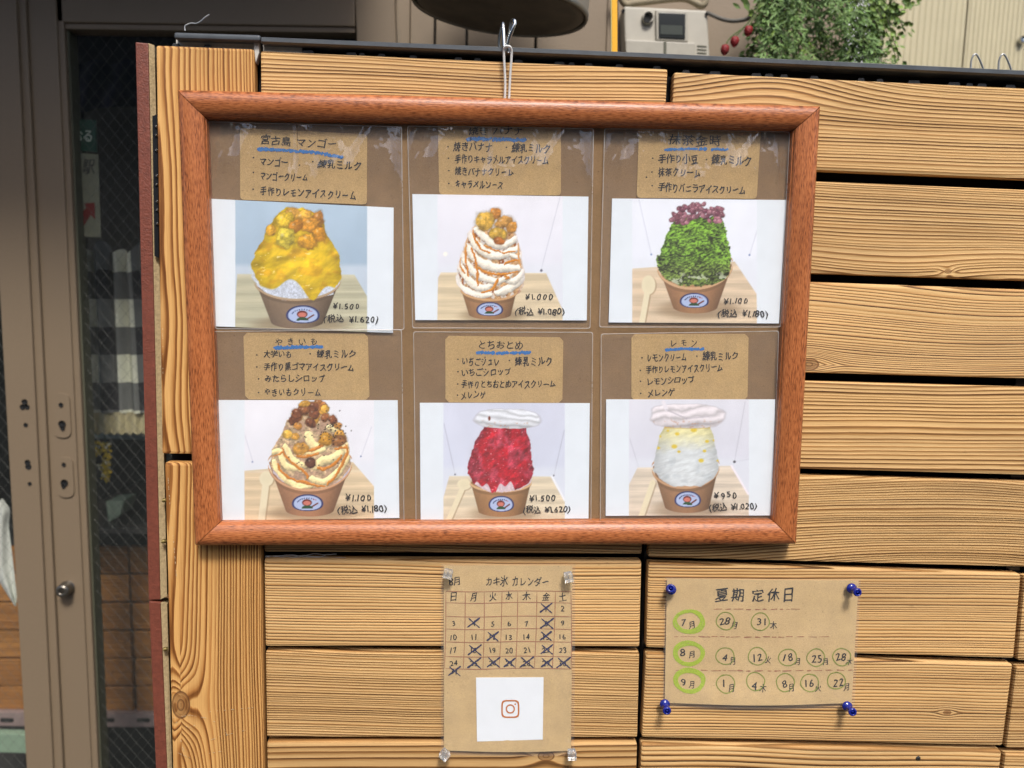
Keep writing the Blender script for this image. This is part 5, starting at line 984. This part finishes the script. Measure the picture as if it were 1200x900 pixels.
pi_ = tube('conduit', spline([P(722, -20, .57), P(732, 4, .57), P(748, 3, .57), P(800, -2, .575), P(824, 6, .57), P(829, -20, .57)], 8), .006, simple('dirty_conduit', S2L(150, 138, 112), .7, nz=.4)); tag(pi_, 'dusty beige conduit bent over the top of the electric meter', 'pipe')
cb = tube('grey_cable', spline([P(829, 15, .56), P(845, 22, .54), P(860, 24.5, .53), P(876, 22, .52), P(884, 17, .5)], 8), .0034, simple('grey_cable_sheath', S2L(96, 92, 84), .6)); tag(cb, 'grey cable running from the meter towards the hanging plant', 'cable')
ys = empty('yellow_strap', tuple(P(720, 62, .30))); tag(ys, 'narrow bright yellow strap with a black edge hanging beside the meter', 'strap')
box('webbing', [(716.5, -120), (723.2, -120), (723.8, 80), (717.4, 80)], .300, .304, simple('yellow_webbing', S2L(240, 176, 12), .6, nz=.25, ns=500), ys, bev=.0008); box('black_edge', [(722.4, -120), (724.2, -120), (724.8, 80), (723.2, 80)], .301, .3045, M['black'], ys)
box('pale_edge', [(715.2, -120), (716.6, -120), (717.4, 80), (716.4, 80)], .301, .3045, simple('pale_yellow', S2L(214, 200, 130), .6), ys)
# round metal drum
dm = empty('metal_drum', tuple(P(585, 10, .33))); tag(dm, 'large round grey metal drum with dark underside above the hook', 'drum')
c = P(585.5, 12.5, .33); ax = np.array([.085, -.08, 1.]); ax /= np.linalg.norm(ax); M['drum'] = simple('dull_galvanised', S2L(150, 146, 136), .4, .5, nz=.35, ns=25); M['drumb'] = simple('dark_drum_steel', S2L(104, 94, 78), .55, .2, nz=.5, ns=18)  # drum bottom gets a darker, browner steel tone than the wall
R0 = .1215
lathe('drum_wall', [(.004, R0 - .004), (0, R0 - .002), (-.002, R0), (.001, R0 + .0015), (.006, R0 + .0015), (.010, R0), (.30, R0)], c, ax, M['drum'], dm, 72)
lathe('drum_bottom', [(.002, .0005), (.0025, .03), (.002, R0 - .018), (-.001, R0 - .008), (.003, R0 - .0035), (.006, R0 - .0035)], c, ax, M['drumb'], dm, 72)
# ================================================================ hanging plant and berries
def leafmat(name, c): 
    m, n, l, b = newmat(name); g = G(n, l); oi = g.noise(g.obj(), 70, 2, .5); l.new(g.ramp(oi, [(.3, tuple(v * .55 for v in c[:3]) + (1,)), (.7, tuple(min(1, v * 1.5) for v in c[:3]) + (1,))]), b.inputs['Base Color']); b.inputs['Roughness'].default_value = .55
    b.inputs['Transmission Weight'].default_value = 0; return m
ml = [leafmat('deep_leaf', (.07, .12, .02)), leafmat('mid_leaf', (.14, .22, .035)), leafmat('fern_leaf', (.12, .21, .05))]
hp = empty('hanging_plant', tuple(P(960, -10, .46))); tag(hp, 'bushy green hanging plant trailing small leaves behind the rail', 'plant')
r = random.Random(21); mbs = [MB(), MB(), MB()]; ms = MB()
def leaf(mb, c, d, L, w, up):
    d = d / np.linalg.norm(d); s = np.cross(d, up); s /= np.linalg.norm(s) + 1e-9; nrm = np.cross(s, d)
    mb.add([c, c + d * L * .35 + s * w, c + d * L * .75 + s * w * .7, c + d * L, c + d * L * .75 - s * w * .7, c + d * L * .35 - s * w, c + d * L * .5 - nrm * w * .35], [(0, 1, 6), (1, 2, 6), (2, 3, 6), (3, 4, 6), (4, 5, 6), (5, 0, 6)])
strands = [((905, -30), (893, 40), (900, 84), .44, 2), ((925, -30), (915, 30), (925, 86), .42, 2), ((940, -30), (948, 30), (962, 88), .46, 2), ((950, -30), (976, 30), (996, 88), .44, 2), ((960, -40), (996, 14), (1024, 80), .45, 2),
           ((985, -40), (1020, 10), (1052, 66), .43, 1), ((960, -30), (1000, 30), (1024, 84), .44, 1), ((1000, -40), (1040, 0), (1044, 40), .45, 1), ((930, -30), (930, 20), (950, 86), .42, 2), ((915, -30), (885, 30), (882, 78), .50, 0), ((890, -30), (905, 10), (930, 60), .5, 2), ((970, -30), (1000, 10), (1018, 60), .46, 2), ((970, -40), (1010, 25), (1012, 70), .48, 0), ((1012, -40), (1030, 10), (1040, 20), .5, 0), ((900, -30), (930, 40), (915, 88), .52, 0), ((950, -30), (960, 40), (990, 84), .52, 0), ((1020, -50), (1048, -10), (1050, 8), .46, 1)]
for (a, b, c3, dep, kind) in strands:
    for sub in range(3 if kind != 1 else 2):
        j = lambda s: r.gauss(0, s)
        pts = spline([P(a[0] + j(12), a[1], dep), P(b[0] + j(11), b[1] + j(6), dep + j(.03)), P(c3[0] + j(9), c3[1] + j(4), dep + j(.03))], 16)
        if sub < 2: v, f = tube_geo(pts, .0008, 4); ms.add(v, f)
        for p0, p1 in zip(pts[:-1], pts[1:]):
            t = p1 - p0; t /= np.linalg.norm(t)
            for _ in range(3 if kind == 2 else (2 if r.random() < .6 else 1)):
                sd_ = 1 if r.random() < .5 else -1; side = np.array([sd_ * .9, r.uniform(-.7, .7), r.uniform(-.9, .3)]); d = t * .5 + side * .8
                mb_ = mbs[kind if r.random() < .7 else r.randrange(3)]; c0 = p0 + (p1 - p0) * r.random() + np.array([j(.004), j(.01), j(.004)])
                if kind == 2:
                    for q in range(3): leaf(mb_, c0 + d / np.linalg.norm(d) * .004 * q, d + np.array([j(.5), j(.4), j(.5)]), r.uniform(.006, .011), r.uniform(.0010, .0018), np.array([0, -1, .3]))
                else: leaf(mb_, c0 + d * .003, d, r.uniform(.006, .013), r.uniform(.0022, .0044), np.array([j(.4), -1, j(.6)]))
for mb_, m_ in zip(mbs, ml): tag(mb_.build('foliage', m_, hp), kind='stuff')
ms.build('stem', simple('brown_green_stem', S2L(70, 74, 40), .8), hp, smooth=True)
bv = empty('berry_spray', tuple(P(880, 5, .42))); tag(bv, 'spray of artificial red berries hanging left of the green plant', 'plant')
M['berry'] = simple('red_berry', S2L(132, 16, 20), .6, nz=.4, ns=180, bump=.0012, bs=380); M['bstem'] = simple('berry_stem_green', S2L(84, 100, 50), .7)
bp = [(899, 17, .46), (877, 36, .42), (861, 48.5, .42), (849.5, 58, .42), (903, 2, .46), (907, 20, .48)]
for x, y, d in bp: lathe('berry', [(-.009, .0008), (-.007, .0036), (-.003, .0060), (.001, .0066), (.005, .0056), (.007, .0030), (.008, .0008)], P(x, y, d), (0.1, .1, 1), M['berry'], bv, 14)
for a in (((892, -10, .42), (886, 16, .42), (877, 31, .42)), ((886, 16, .42), (870, 34, .42), (861, 44, .42)), ((872, 32, .42), (856, 44, .42), (850, 54, .42)), ((905, -15, .46), (902, 5, .46), (899, 12, .46)), ((918, -10, .47), (912, 8, .47), (905, 16, .47))): tube('twig', spline([P(*p) for p in a]), .0011, M['bstem'], bv, 5)
for (x, y, dx, dz, L) in ((868, 2, .5, .9, .022), (872, 6, -.2, 1, .020), (882, 4, .8, .6, .024), (878, 14, -.5, .9, .026), (888, 12, .3, 1, .026), (893, 22, .9, -.2, .018), (868, 10, -.9, .4, .016)):
    mb = MB(); leaf(mb, P(x, y, .43), np.array([dx, -.2, dz]), L, L * .22, np.array([.2, -1, .1])); mb.build('leaf', ml[0], bv)
bpy.data.objects.remove(_to); bpy.data.curves.remove(_tc)
for o in list(SC.objects):
    if '_o' in o.keys(): del o['_o']
